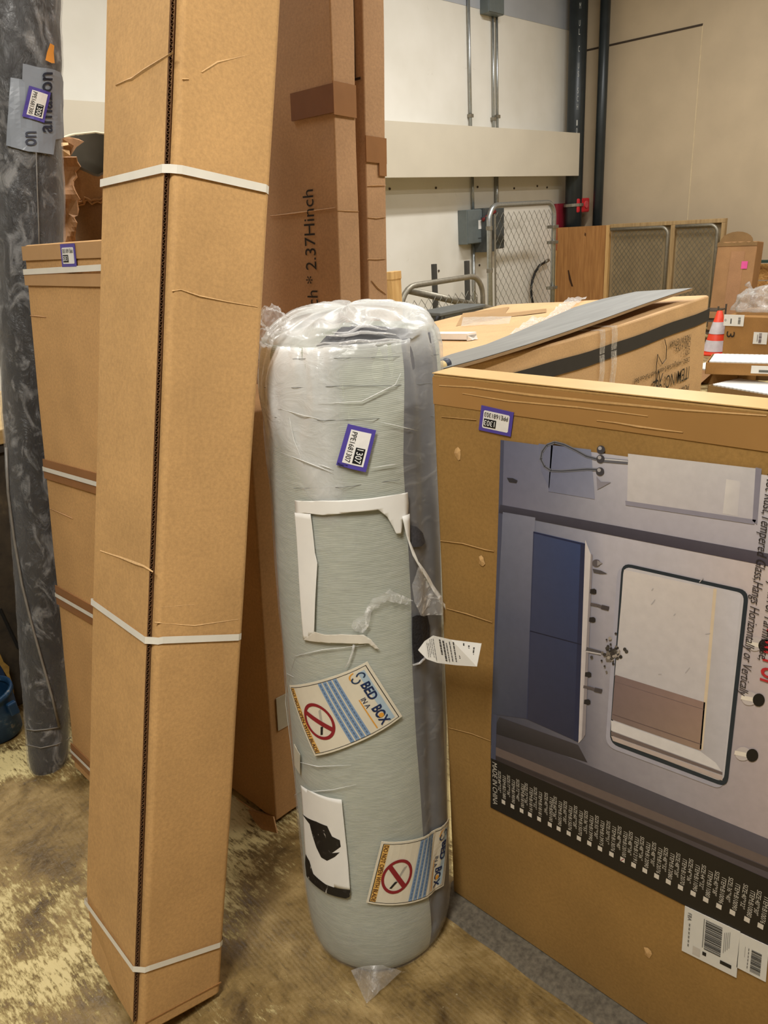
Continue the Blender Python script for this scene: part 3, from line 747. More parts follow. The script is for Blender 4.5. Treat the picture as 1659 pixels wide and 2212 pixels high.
# wrinkled tape and seam on the top
def gt(px, py, h_=.003):
    zz = gh
    for _ in range(6):
        p = on(px, py, 2, zz); zz = gtop(p.x-gx0, min(max(p.y-gy0, 0), gd))
    return Vector((p.x-gx0, p.y-gy0, zz+h_))
def top_patch(name, quad, mat, n=10, m=6, cr=.006, h_=.004):
    (TL, TR, BR, BL) = quad; v = []; f = []
    for j in range(m+1):
        for i in range(n+1):
            u, w_ = i/n, j/m
            x = (TL[0]*(1-u)+TR[0]*u)*(1-w_)+(BL[0]*(1-u)+BR[0]*u)*w_; y = (TL[1]*(1-u)+TR[1]*u)*(1-w_)+(BL[1]*(1-u)+BR[1]*u)*w_
            p = gt(x, y, h_); p.z += cr*abs(noise.noise(Vector((x*.05, y*.12, 3)))); v.append(p)
    for j in range(m):
        for i in range(n): a = j*(n+1)+i; f.append((a, a+1, a+n+2, a+n+1))
    return mesh(name, v, f, mat, t)
top_patch('wrinkled_tape', ((1228, 646), (1268, 646), (1192, 700), (1150, 716)), film('crumpled_tape', (.96, .93, .88), .1, .16, 60, hi=.9), 12, 20, .03, .006)
top_patch('wrinkled_tape', ((1150, 690), (1180, 690), (1130, 722), (1100, 726)), MATS['crumpled_tape'], 8, 10, .02, .006)
top_patch('brown_tape', ((1000, 678), (1100, 664), (1085, 690), (985, 706)), KGt, 8, 4, .003, .003)
top_patch('brown_tape', ((1062, 682), (1180, 668), (1180, 676), (1064, 690)), KGt, 8, 3, .002, .003)
top_patch('clear_tape_patch', ((1000, 688), (1105, 686), (1100, 702), (996, 708)), film('glossy_tape', (.95, .9, .8), .1, .12, 50, hi=.5), 12, 6, .006, .006)
# grey bent board lying across the top
low = [(944, 800), (1040, 774), (1140, 744), (1230, 714), (1310, 686), (1390, 657), (1445, 638), (1496, 622)]
upp = [(905, 790), (975, 765), (1050, 744), (1120, 716), (1185, 688), (1240, 664), (1300, 646), (1374, 630)]
zz = [1.154, 1.154, 1.154, 1.156, 1.161, 1.169, 1.178, 1.188]
P1 = [on(x, y, 2, z_+.004) for (x, y), z_ in zip(low, [q+.006 for q in zz])]; P2 = [on(x, y, 2, z_-.001) for (x, y), z_ in zip(upp, zz)]
tb = empty('grey_board', P1[0]); tag(tb, 'bent grey laminate board lying across the sofa carton', 'board')
k = len(P1); vs = []; fs = []
for a, c in zip(P1, P2): vs += [a-P1[0], c-P1[0]]
mesh('face_sheet', [Vector(p)+Vector((0, 0, .0005)) for p in vs], [(2*i, 2*i+2, 2*i+3, 2*i+1) for i in range(k-1)], wood('grey_laminate', (134, 134, 130), (116, 116, 112), 2.0, 0, .45), tb)
vs = [Vector(p)-Vector((0, 0, .0015)) for p in vs]; v2 = [Vector(p)-Vector((0, 0, .010)) for p in vs]
mesh('core', vs+v2, [(2*i, 2*i+2, 2*i+3, 2*i+1) for i in range(k-1)]+[(2*k+2*i, 2*k+2*i+1, 2*k+2*i+3, 2*k+2*i+2) for i in range(k-1)]+
     [(2*i, 2*k+2*i, 2*k+2*i+2, 2*i+2) for i in range(k-1)]+[(2*i+1, 2*i+3, 2*k+2*i+3, 2*k+2*i+1) for i in range(k-1)]+[(0, 1, 2*k+1, 2*k), (2*k-2, 4*k-2, 4*k-1, 2*k-1)], plain('board_core', (150, 122, 88), .8), tb)
# white foam strip
a = gt(930, 738); c = gt(1010, 739); d = gt(1005, 722)
tb = empty('foam_strip', a+Vector((gx0, gy0, 0))); tag(tb, 'short white foam strip lying on the sofa carton', 'foam')
ax = (c-a); L = ax.length; ax.normalize(); nn = Vector((0, 0, 1)); bx_ = ax.cross(nn)*-1
mb = MB()
for s0, s1, e in ((-.05, .55, 0), (.55, 1.0, .004)):
    up4 = nn*.006; v = [up4+ax*L*s0, up4+ax*L*s1, up4+ax*L*s1+bx_*(.055-e), up4+ax*L*s0+bx_*.055]; mb.add([p for p in v]+[p+nn*.024 for p in v], [(0,3,2,1),(4,5,6,7),(0,1,5,4),(1,2,6,5),(2,3,7,6),(3,0,4,7)])
mb.build('strip', plain('white_foam', (240, 240, 236), .6, var=.03), tb)
e_ = MB(); q = ax*L; e_.slab([q+bx_*.0+nn*.002, q+ax*.014+bx_*.015+nn*.003, q+ax*.006+bx_*.03+nn*.003, q+ax*.016+bx_*.045+nn*.003, q+bx_*.052+nn*.002, q+bx_*.052+nn*.022, q+bx_*.0+nn*.022], ax, .004)
e_.build('broken_end', MATS['white_foam'], tb)
# tape roll end
a = on(957, 789, 2, 1.165)
tb = empty('marker_tin', a); tag(tb, 'small dark blue and cream tin lying by the roll on the sofa carton', 'tin'); tb.rotation_euler = (0, math.pi/2-.1, .15)
MB().lathe([(0, -.02), (.014, -.02), (.0145, -.002), (.0145, .0)], 16).build('cream_body', plain('cream_plastic', (212, 186, 130), .5), tb, True)
MB().lathe([(.0145, 0), (.016, .002), (.016, .024), (.013, .028), (0, .028)], 16).build('blue_cap', plain('navy_cap', (44, 50, 66), .5), tb, True)

# ================================================================== TALL CARTONS behind
KA = kraft('kraft_light', (200, 158, 104), .22); KD = kraft('kraft_tan', (190, 150, 112), .2); KF = kraft('kraft_mid', (172, 130, 84), .2)
KTAPE = plain('brown_tape', (158, 112, 72), .35, var=.06); KTAPE_SHADE = plain('shaded_brown_tape', (132, 88, 58), .35, var=.06)
CREASE = kraft('kraft_crease', (194, 152, 108), .1)
tw = .078
def tall(fx_, fy_, lx, d, h_, lab, seed):
    fr = Frame(fx_, fy_, 0, lx, 0, tw*math.sin(lx)); t = empty('tall_carton', mat4=fr.m); tag(t, lab, 'carton', 'thin tall cartons leaning behind the roll')
    rounded_box('body', tw, d, h_, .004, KD, t, nz=40, amp=.003, seed=seed); return fr, t
frD, tD = tall(1.3189, 1.5077, .0682, .60, 2.5, 'thin tall carton printed with inch sizes behind the wrapped roll', 11)
lf = lambda px, py, off=0: frD.px(px, py, 0, 0, -.003-off); nf = lambda px, py, off=0: frD.px(px, py, 1, 0, -.003-off)
a = lf(680, 412); c = lf(690, 655)
# text runs up the wide face; top of letters faces left (+y)
zc0 = lf(683, 690).z; zc1 = lf(668, 410).z; yl_, yr_ = lf(659, 520).y, lf(683, 520).y
fn = lambda u, v, o=0: Vector((-.0035-o, yl_+(yr_-yl_)*v, zc0+(zc1-zc0)*u))
Print(fn).text('inch * 2.37Hinch', 0, 0, 1, 1, (44, 36, 30), 0).build('printed_size', tD)['kind'] = 'stuff'
z0 = lf(680, 252).z; z1 = lf(680, 190).z
MB().box((-.0045, -.004, z0), (-.001, .16, z1)).build('brown_tape', KTAPE_SHADE, tD)  # same tape as on the narrow face, its shade put into a darker colour
MB().box((-.004, -.0045, z0-.005), (tw*.96, -.001, z1+.005)).build('brown_tape', KTAPE, tD)
ridge('crease', [lf(585, 467), lf(640, 461), lf(726, 449)], (-1, 0, 0), .008, .002, CREASE, tD)
ridge('crease', [nf(728, 455), nf(750, 456), nf(774, 457)], (0, -1, 0), .006, .002, CREASE, tD)
frE, tE = tall(1.4593, 1.5397, .0695, .60, 2.5, 'second thin tall carton, right of the inch-printed one', 17)
nE = lambda px, py, off=0: frE.px(px, py, 1, 0, -.003-off)
MB().box((-.003, -.0045, nE(810, 352).z), (tw*.99, -.001, nE(810, 296).z)).build('brown_tape', KTAPE, tE)
MB().box((tw*.6, -.005, nE(820, 380).z), (tw*.97, -.0015, nE(820, 352).z)).build('brown_tape', KTAPE, tE)
for y in (402, 560, 470): ridge('crease', [nE(792, y), nE(812, y+random.uniform(-2, 2)), nE(832, y-1)], (0, -1, 0), .006, .002, CREASE, tE)
ridge('crease', [nE(801, 606), nE(815, 622), nE(833, 636)], (0, -1, 0), .008, .003, CREASE, tE)
q = frE.px(772, 40, 0, 0); pr = Print(lambda u, v, o=0: Vector((-.0035-o, q.y+u, q.z+v)))
pr.rect(-.01, -.14, .012, -.134, (50, 40, 34)).rect(.008, -.14, .012, .3, (50, 40, 34)); pr.build('printed_frame', tE)['kind'] = 'stuff'
# shorter carton behind the roll
frF = Frame(.9048, 1.4063, 0, .0778, 0, .3*math.sin(.0778)); t = empty('leaning_carton', mat4=frF.m); tag(t, 'shaded brown carton standing between strapped carton and wrapped roll', 'carton')
rounded_box('body', .3, .55, 1.16, .006, KF, t, nz=24, amp=.005, seed=23)
q = frF.px(603, 1540, 1, 0); MB().box((q.x-.01, -.0045, q.z-.05), (q.x+.03, -.002, q.z+.05)).build('small_label', plain('grey_label', (170, 160, 140), .6), t)
ridge('crease', [frF.px(510, 1725, 0, -.003), frF.px(550, 1752, 0, -.003), frF.px(590, 1765, 0, -.003)], (-1, 0, 0), .01, .004, CREASE, t)
MB().slab([frF.px(535, 1750, 0, -.012), frF.px(560, 1790, 0, -.03), frF.px(598, 1800, 0, -.02), frF.px(590, 1765, 0, -.006)], (-1, 0, 0), .004).build('bottom_flap', KF, t)

# ================================================================== FLAT STRAPPED CARTON (far left)
bR = Matrix.Rotation(-.0132, 4, 'Z')@Matrix.Rotation(.1339, 4, 'Y'); LB = .52
ob = Vector((.641, 2.104, .11*math.sin(.1339)))+bR.to_3x3()@Vector((0, -LB, 0))
frB = Frame(ob.x, ob.y, -.0132, .1339, 0, ob.z); t = empty('flat_carton', mat4=frB.m); tag(t, 'wide flat carton with white straps behind the tall strapped carton', 'carton')
KB = kraft('kraft_flat', (206, 162, 108), .15); hB = 1.575
rounded_box('body', .11, LB, hB, .008, KB, t, nz=26, amp=.002, seed=31)
bl = lambda px, py, off=0: frB.px(px, py, 0, 0, -.002-off)
MB().box((-.004, -.002, bl(140, 560).z), (-.001, LB+.002, hB-.004)).build('top_tape', plain('tan_tape', (188, 146, 98), .4, var=.05), t)
MB().box((-.0045, -.002, bl(140, 618).z), (-.001, LB+.002, bl(140, 592).z)).build('tape_band', MATS['tan_tape'], t)
STRAP = plain('white_strap', (232, 228, 216), .45, var=.04)
def bstrap(pl, pr_, wd, tp=None):
    a, c = bl(*pl), bl(*pr_); za = a.z; s_ = (c.z-a.z)/(c.y-a.y)
    zl = a.z+s_*(LB-a.y); zr = a.z+s_*(0-a.y)
    if tp: MB().add([(-.004, LB+.001, zl-tp), (-.004, 0, zr-tp), (-.004, 0, zr+tp), (-.004, LB+.001, zl+tp), (-.001, LB+.001, zl-tp), (-.001, 0, zr-tp), (-.001, 0, zr+tp), (-.001, LB+.001, zl+tp)], [(0,1,2,3),(4,7,6,5),(0,4,5,1),(1,5,6,2),(2,6,7,3),(3,7,4,0)]).build('brown_tape', KTAPE, t)
    e = .006; o_ = .002
    lp = [(-e, LB+o_, zl), (-e, -o_, zr), (.11+o_, -o_, zr), (.11+o_, LB+o_, zl), (-e, LB+o_, zl)]
    v = []; 
    for p in lp: v += [(p[0], p[1], p[2]-wd), (p[0], p[1], p[2]+wd)]
    mesh('strap', v, [(2*i, 2*i+2, 2*i+3, 2*i+1) for i in range(4)], STRAP, t)
bstrap((56, 588), (229, 578), .007); bstrap((97, 1012), (213, 1045), .0062, .028); bstrap((124, 1284), (208, 1332), .006, .03); bstrap((156, 1620), (203, 1666), .006, .028)
ridge('crease', [bl(66, 682), bl(80, 683), bl(100, 685)], (-1, 0, 0), .005, .001, CREASE, t)
ridge('crease', [bl(108, 1098), bl(140, 1112), bl(158, 1120)], (-1, 0, 0), .004, .001, CREASE, t)
fn = quad_fn(bl(171, 576), bl(140, 577), bl(135, 528), bl(166, 526), (-1, 0, 0))
lot_sticker(t, fn, '1305', off=.004)

# ================================================================== STRAPPED LONG CARTON
wA, dA, hA = .185, .276, 2.7
frA = Frame(.3326, 1.1307, -.0951, .2417, .0361, .0539); t = empty('long_carton', mat4=frA.m); tag(t, 'long strapped carton leaning left of the wrapped roll', 'carton'); TA = t
rounded_box('body', wA, dA, hA, .012, KA, t, nz=40, amp=.0015, seed=41, cr=6)
# outer lap panel over the left side: short of the front corner, its corrugated edge showing
lap0 = .016; T = .009
lap = [(-.0015, lap0, .05), (-.0015, lap0, hA), (-.0015, dA-.004, hA), (-.0015, dA-.004, .05)]
zs = [.03+k*(hA-.03)/40 for k in range(41)]
vs = []; 
for i, z_ in enumerate(zs):
    for j in range(7):
        y_ = lap0+(dA-.002-lap0)*j/6
        o_ = .0015+.0012*noise.noise(Vector((y_*8, z_*3, 7)))
        if z_ < .16: o_ -= 0.03*((.16-z_)/.16)**1.5*(j/6)
        vs.append((-T+(-o_ if True else 0), y_, z_))
n6 = len(vs); fs = []
for i in range(40):
    for j in range(6): a = i*7+j; fs.append((a, a+7, a+8, a+1))
bk = [(x+T*.8, y, z_) for x, y, z_ in vs]
fs2 = [tuple(n6+q for q in f[::-1]) for f in fs]; side = []
for i in range(40):
    a = i*7+6; side.append((a, a+7, n6+a+7, n6+a))
for j in range(6): side.append((j, j+1, n6+j+1, n6+j)); a = 40*7+j; side.append((a+1, a, n6+a, n6+a+1))
mesh('lap_panel', vs+bk, fs+fs2+side, KA, t)
# corrugated cut edge of the lap: liners and flutes
EDGE = plain('cut_board_edge', (104, 72, 42), .8, var=.2, scale=60); mb = MB()
nf_ = 300; x0_, x1_ = -T-.001, -.0025
v = []; f = []
for k in range(nf_*2+1):
    z_ = .03+(hA-.04)*k/(nf_*2); x_ = x0_ if k % 2 == 0 else x1_
    v += [(x_, lap0-.0005, z_), (x_, lap0+.006, z_), (x_+.0012*(1 if k % 2 == 0 else -1), lap0-.0005, z_+.0009), (x_+.0012*(1 if k % 2 == 0 else -1), lap0+.006, z_+.0009)]
for k in range(nf_*2): a = k*4; f += [(a, a+4, a+5, a+1), (a+2, a+3, a+7, a+6), (a, a+2, a+6, a+4)]
mb.add(v, f); mb.box((x0_-.0002, lap0-.0006, .03), (x0_+.0014, lap0+.001, hA)); mb.box((x1_-.001, lap0-.0006, .03), (x1_+.0006, lap0+.001, hA))
o = mb.build('corrugated_edge', EDGE, t); o['kind'] = 'stuff'
la = lambda px, py, off=0: frA.px(px, py, 0, -T-.0025, -off); ra = lambda px, py, off=0: frA.px(px, py, 1, -.0005, -off)
CA = kraft('kraft_crease_a', (204, 166, 116), .1); CD = kraft('kraft_crease_dark', (158, 114, 68), .1)
for pts, hh in (([(250, 184), (275, 173), (285, 170), (310, 152), (350, 127), (374, 112)], .004), ([(216, 1190), (260, 1205), (292, 1218), (310, 1224), (330, 1236)], .003), ([(214, 1288+0), (216, 1289)], .001)):
    if len(pts) > 2: ridge('crease', [la(*p) for p in pts], (-1, 0, 0), .010, hh, CA, t)
for pts, hh in (([(372, 629), (390, 626), (430, 640), (490, 652), (556, 663)], .004), ([(436, 156), (470, 135), (540, 118)], .0012), ([(350, 1312), (420, 1306)], .001), ([(334, 1345), (420, 1352), (515, 1338)], .002), ([(394, 171), (408, 171)], .001)):
    ridge('crease', [ra(*p) for p in pts], (0, -1, 0), .008, hh, CA, t)
def astrap(L, Fp, Rp, wd):
    zl = la(*L).z; zf = la(*Fp).z; zr = ra(*Rp).z
    o_ = .003; e = T+.005; r_ = .012
    pts = [(-e, dA+o_, zl), (-e, lap0, zf)]
    pts += [(-o_-.001, r_*.5, zf+.001), (r_*.3, -.001, zf+.001), (r_, -o_, zf+.002), (wA-r_, -o_, zr), (wA-.003, r_*.2, zr-.001), (wA+o_, r_, zr-.002), (wA+o_, dA+o_, (zr+zl)/2), (-e, dA+o_, zl)]
    v = []
    for p in pts: v += [(p[0], p[1], p[2]-wd), (p[0], p[1], p[2]+wd)]
    mesh('strap', v, [(2*i, 2*i+2, 2*i+3, 2*i+1) for i in range(len(pts)-1)], STRAP, t)
astrap((236, 391), (362, 362), (572, 407), .0068); astrap((212, 1309), (327, 1391), (524, 1374), .0068); astrap((197, 1965), (300, 2108), (482, 2036), .0066)
MB().box((wA*.05, -.0015, .03), (wA-.002, .001, .033)).build('fold_line', CD, t)

# ================================================================== WRAPPED DARK TUBE (left)
tb_, tt_, tz = Vector((.5997, 2.204, 0)), Vector((1.0248, 2.244, 2.1)), 2.1
ue = Vector((-tb_.x, -tb_.y, 0)).normalized(); us = Vector((-ue.y, ue.x, 0))
TL_ = 2.5/2.1
def tube_pt(th, s, off=0):
    z_ = s*2.5; c = tb_+(tt_-tb_)*(z_/2.1); r = .060+(.104-.060)*min(z_/2.1, 1.1)
    if s < .03: r *= .86+.14*math.sqrt(max(0, 1-(1-s/.03)**2))
    n_ = noise.fractal(Vector((math.cos(th)*1.6, math.sin(th)*1.6, z_*6)), .9, 2, 3)
    k = min(1, max(0, (z_-.85)/.4))
    r += n_*(.0015+.0045*k)+off
    return c+ue*(r*math.cos(th))+us*(r*math.sin(th))
def tube_solve(px, py):
    p = np.array([0., .5])
    for _ in range(40):
        a = np.array(proj(tube_pt(*p))); r = np.array([px, py])-a
        J = np.array([(np.array(proj(tube_pt(p[0]+1e-3, p[1])))-a)/1e-3, (np.array(proj(tube_pt(p[0], p[1]+1e-4)))-a)/1e-4]).T
        d = np.linalg.solve(J+np.eye(2)*1e-6, r); d[0] = max(-.3, min(.3, d[0])); d[1] = max(-.1, min(.1, d[1])); p = p+d
        p[0] = max(-1.35, min(1.35, p[0]))
    return p
t = empty('wrapped_tube', tb_); tag(t, 'dark rolled rug in clear plastic leaning at the left edge', 'roll'); TT = t
m, nt, b = nodes('dark_wrapped_rug'); v = coords(nt, (1, 1, .55)); n = noi(nt, v, 26, 6, .62, 2.0); n2 = noi(nt, coords(nt, (1, 1, .35)), 9, 3)
nt.links.new(ramp(nt, n2, [(.35, lin(34, 34, 36)), (.7, lin(66, 66, 68))]), b.inputs['Base Color'])
b.inputs['Roughness'].default_value = .32; b.inputs['Specular IOR Level'].default_value = .6; bump(nt, b, n, .9, .01)
NZ, NT = 150, 48
v = []; f = []
for i in range(NZ+1):
    for j in range(NT): v.append(tube_pt(2*math.pi*j/NT, i/NZ)-tb_)
for i in range(NZ):
    for j in range(NT): q = (j+1) % NT; f.append((i*NT+j, i*NT+q, (i+1)*NT+q, (i+1)*NT+j))
f.append(tuple(range(NT-1, -1, -1))); f.append(tuple(NZ*NT+j for j in range(NT)))
mesh('rug', v, f, m, t, True)
v = []; f = []
for i in range(NZ+1):
    for j in range(NT): v.append(tube_pt(2*math.pi*j/NT, i/NZ, .004+.003*noise.noise(Vector((j*.9, i*.35, 1))))-tb_)
for i in range(NZ):
    for j in range(NT): q = (j+1) % NT; f.append((i*NT+j, i*NT+q, (i+1)*NT+q, (i+1)*NT+j))
mesh('plastic_wrap', v, f, film('tube_film', (.70, .71, .73), .10, .03, 18, stretch=(1, 1, .6), hi=.36, bst=1.0), t, True)
def tube_path(pts, off=.008): return [tube_pt(*tube_solve(x, y), off)-tb_ for x, y in pts]
SEAM = plain('film_seam', (132, 128, 122), .35, var=.15, scale=40)
MB().tube(tube_path([(20, 965), (24, 1060), (36, 1160), (52, 1260), (70, 1340), (90, 1420), (110, 1500), (124, 1568)], .009), [.004]*8, 5).build('seam', SEAM, t, True)
MB().tube(tube_path([(124, 1569), (100, 1572), (78, 1574), (62, 1572)], .009), .0022, 5).build('seam', SEAM, t, True)
MB().tube(tube_path([(64, 1606), (90, 1612), (120, 1606), (148, 1594)], .008), .002, 5).build('seam', SEAM, t, True)
MB().tube(tube_path([(76, 330), (78, 400), (81, 480), (83, 560)], .009), .0016, 5).build('seam', SEAM, t, True)
# grey mailer tape with wordmark
poly = [(49, 139), (80, 147), (112, 152), (124, 158), (129, 178), (130, 298), (114, 302), (110, 335), (60, 328), (17, 315), (21, 240), (25, 169), (48, 173)]
sp = [tube_solve(x, y) for x, y in poly]
def tpatch(name, sp, off, mat, parent, n=10):
    """patch on the tube: polygon in surface coordinates, cut into strips so it follows the curve"""
    bm = bmesh.new(); vs = [bm.verts.new((p[0], p[1]*5, 0)) for p in sp]; bm.faces.new(vs)
    xs = [p[0] for p in sp]; ys = [p[1]*5 for p in sp]
    for k in range(1, 14):
        x = min(xs)+(max(xs)-min(xs))*k/14
        bmesh.ops.bisect_plane(bm, geom=bm.verts[:]+bm.edges[:]+bm.faces[:], plane_co=(x, 0, 0), plane_no=(1, 0, 0))
    for k in range(1, 20):
        y = min(ys)+(max(ys)-min(ys))*k/20
        bmesh.ops.bisect_plane(bm, geom=bm.verts[:]+bm.edges[:]+bm.faces[:], plane_co=(0, y, 0), plane_no=(0, 1, 0))
    for v_ in bm.verts: v_.co = tube_pt(v_.co.x, v_.co.y/5, off)-tb_
    me = bpy.data.meshes.new(name); bm.to_mesh(me); bm.free(); return new_obj(name, me, mat, parent)
mt = tpatch('mailer_tape', sp, .010, plain('grey_blue_tape', (140, 148, 160), .35, var=.08, scale=12), t); mt['label'] = 'grey-blue tape piece with dark wordmark'
def tfn(TL, TR, BR, BL, base):
    c = [np.array(tube_solve(*p)) for p in (TL, TR, BR, BL)]
    def fn(u, v, off=0):
        p = (c[0]*(1-u)+c[1]*u)*(1-v)+(c[3]*(1-u)+c[2]*u)*v
        return tube_pt(p[0], p[1], base+off)-tb_
    return fn
fn = tfn((87, 287), (87, 158), (107, 158), (107, 287), .0125)
pr = Print(fn); pr.text('amazon', 0, 0, 1, 1, (44, 48, 62), 0, .01); pr.build('wordmark', mt)['kind'] = 'stuff'
fn2 = tfn((54, 316), (54, 285), (76, 285), (76, 316), .0125)
Print(fn2).text('on', 0, 0, 1, 1, (64, 68, 82), 0, .01).build('wordmark', mt)['kind'] = 'stuff'
fn = tfn((102, 202), (90, 267), (48, 253), (61, 187), .014); lot_sticker(t, fn, '1300', 6, 4, off=0)
tpatch('orange_sticker', [tube_solve(x, y) for x, y in ((101, 95), (109, 100), (108, 115), (110, 138), (104, 138), (92, 132), (95, 115))], .013, plain('orange_paper', (240, 160, 60), .5), t)

# ================================================================== TORN CARDBOARD TUBE behind the flat carton
KT = kraft('kraft_torn', (160, 118, 74), .2); GREYIN = plain('grey_liner', (104, 98, 84), .7, var=.08)
cT = at(222, 430, 2.75); t = empty('torn_cardboard_tube', (cT.x, cT.y, 0)); tag(t, 'wide torn cardboard tube with grey inside above the flat carton', 'tube')
RT = .125; dc = Vector((-cT.x, -cT.y, 0)).normalized(); dr = Vector((-dc.y, dc.x, 0))
zb_, zf_, zm_ = at(222, 293, 2.85).z, at(222, 378, 2.65).z, at(222, 432, 2.63).z
def rim(th):
    k = (1-math.cos(th))/2; return zf_+(zb_-zf_)*k**.6+.004*noise.noise(Vector((math.cos(th)*4, math.sin(th)*4, 2)))
def tubewall(name, r, zbot, ztop, mat, jag=0, n=48):
    v = []; f = []
    for j in range(n):
        th = 2*math.pi*j/n; d = dc*math.cos(th)+dr*math.sin(th)
        z0_ = zbot(th) if callable(zbot) else zbot; z1_ = ztop(th) if callable(ztop) else ztop
        for k in range(5): z_ = z0_+(z1_-z0_)*k/4; v.append(d*r+Vector((0, 0, z_)))
    for j in range(n):
        q = (j+1) % n
        for k in range(4): f.append((j*5+k, q*5+k, q*5+k+1, j*5+k+1))
    return mesh(name, v, f, mat, t, True)
tubewall('liner', RT-.006, .0, rim, GREYIN)
tubewall('inner_layer', RT, 0, lambda th: rim(th)-.06, kraft('kraft_torn_dark', (120, 86, 52), .2))
tubewall('outer_layer', RT+.006, lambda th: zm_+.02*noise.noise(Vector((math.cos(th)*6, math.sin(th)*6, 9)))+.015*math.sin(th), lambda th: rim(th)-.008, KT)
mb = MB(); mb.tube([dc*math.cos(2*math.pi*j/40)*RT+dr*math.sin(2*math.pi*j/40)*RT+Vector((0, 0, rim(2*math.pi*j/40))) for j in range(9, 32)], .007, 6, False); mb.build('cut_rim', plain('pale_rim', (222, 206, 172), .7), t, True)
for k in range(2):
    rg = [dc*math.cos(a_)*(RT+.008+.003*k)+dr*math.sin(a_)*(RT+.008+.003*k)+Vector((0, 0, zm_+.02*noise.noise(Vector((math.cos(a_)*6, math.sin(a_)*6, 9)))+.015*math.sin(a_)+.008*k+.004*noise.noise(Vector((a_*9, k, 0))))) for a_ in [(-1.5+3*i/40) for i in range(41)]]
    mb = MB(); mb.tube(rg, .004, 5, False); mb.build('torn_ply', KT, t)
# torn scraps at its side
def scrap(name, pix, depth, mat, parent, th=.006, seed=0):
    rnd = random.Random(seed); P = [at(x, y, depth+rnd.uniform(-.02, .02))-parent.location for x, y in pix]
    vd = Vector(ray(*pix[0])).normalized()
    return MB().slab(P, -vd, th).build(name, mat, parent)
s_ = empty('torn_cardboard_sheet', at(150, 500, 2.6)); s_.location.z = 0; tag(s_, 'ragged torn cardboard sheet beside the wide cardboard tube', 'cardboard')
KS = kraft('kraft_scrap', (166, 120, 76), .3)
v = []; f = []; nu, nv = 8, 20
for j in range(nv+1):
    for i in range(nu+1):
        x = 110+(164-110)*i/nu+5*math.sin(j*.9)*(i/nu); y = 340+(540-340)*j/nv
        if i == nu: x += random.uniform(-5, 5)
        v.append(at(x, y, 2.56+.05*noise.noise(Vector((i*.25, j*.18, 2))))-s_.location)
for j in range(nv):
    for i in range(nu): a = j*(nu+1)+i; f.append((a, a+nu+1, a+nu+2, a+1))
o = mesh('crumpled_sheet', v, f, KS, s_); md = o.modifiers.new('thick', 'SOLIDIFY'); md.thickness = .006
scrap('torn_flap', [(130, 297), (150, 296), (170, 300), (182, 306), (165, 318), (156, 332), (150, 342), (132, 340)], 2.62, KS, s_, .008, 1)
scrap('torn_flap', [(132, 308), (147, 308), (148, 313), (133, 316)], 2.58, kraft('kraft_pale', (206, 164, 112), .2), s_, .006, 2)
scrap('torn_flap', [(132, 322), (150, 325), (152, 336), (134, 342)], 2.57, MATS['kraft_pale'], s_, .006, 3)
scrap('hanging_tongue', [(150, 440), (166, 430), (171, 452), (168, 466), (158, 469), (148, 462)], 2.52, KS, s_, .008, 4)
for k in range(9): v[k] = v[k]
# leg of sheet down to the floor (hidden behind the flat carton)
q = s_.location; MB().box((-.05, -.004, 0), (.08, .004, 1.5)).build('lower_part', KS, s_)

# ================================================================== LEFT EDGE: workbench and blue pail
DKW = None
m, nt, b = nodes('grimy_board'); v = coords(nt); n = noi(nt, v, 7, 6, .7)
nt.links.new(ramp(nt, n, [(.35, lin(38, 32, 24)), (.6, lin(66, 56, 42)), (.75, lin(96, 84, 60))]), b.inputs['Base Color']); b.inputs['Roughness'].default_value = .8; bump(nt, b, n, .4, .006)
by = 2.62; t = empty('grimy_workbench', (-.4, by, 0)); tag(t, 'grimy dark workbench side with pale timber top at left edge', 'workbench')
hz = on(0, 945, 1, by).z
MB().box((0, 0, 0), (1.5, .7, hz-.05)).build('side_board', m, t, bevel=.004)
MB().box((-.02, -.012, hz-.05), (1.52, .72, hz-.02)).build('dark_rail', plain('dark_rail', (52, 48, 44), .6), t, bevel=.003)
MB().box((-.03, -.02, hz-.02), (1.53, .73, hz+.03)).build('timber_top', wood('old_top', (196, 168, 116), (168, 136, 86), 2, 0), t, bevel=.004)
p0, p1 = on(0, 1316, 1, by-.003), on(40, 1400, 1, by-.003); o0 = t.location
MB().tube([p0-o0, p1-o0], .006, 5).build('crack', plain('black_gap', (10, 8, 6), .9), t)
# battered blue pail with torn cardboard against it
p = on(20, 1580, 2, 0); t = empty('blue_pail', (p.x-.02, p.y+.01, 0)); tag(t, 'battered blue pail on the floor at the left edge', 'pail')
BLUE = None
m, nt, b = nodes('scuffed_blue'); v = coords(nt); n = noi(nt, v, 18, 6, .7)
nt.links.new(ramp(nt, n, [(.50, lin(16, 50, 80)), (.60, lin(30, 66, 94)), (.70, lin(150, 140, 124)), (.8, lin(60, 54, 46))]), b.inputs['Base Color']); b.inputs['Roughness'].default_value = .5
MB().lathe([(.0, .004), (.062, .004), (.070, .012), (.078, .12), (.082, .17)], 24).build('wall', m, t, True)
MB().lathe([(.082, .165), (.088, .167), (.088, .185), (.080, .187), (.076, .17)], 24).build('rim_band', m, t, True)
t.rotation_euler = (.05, -.10, 0); MB().box((.03, -.09, .10), (.06, -.07, .15)).build('handle_ear', m, t, bevel=.005)
q0 = t.location
t2 = empty('blue_board', (q0.x-.12, q0.y+.085, 0)); tag(t2, 'dark blue board with torn yellow cardboard edge behind the pail', 'board')
def bp(x, y, o=0): return on(x, y, 1, q0.y+.085-o)-t2.location
MB().slab([bp(-60, 1380), bp(0, 1432), bp(14, 1466), bp(24, 1505), bp(30, 1600), bp(-60, 1600)][::-1], (0, -1, 0), .02).build('board', plain('navy_board', (14, 42, 74), .6, var=.2), t2)
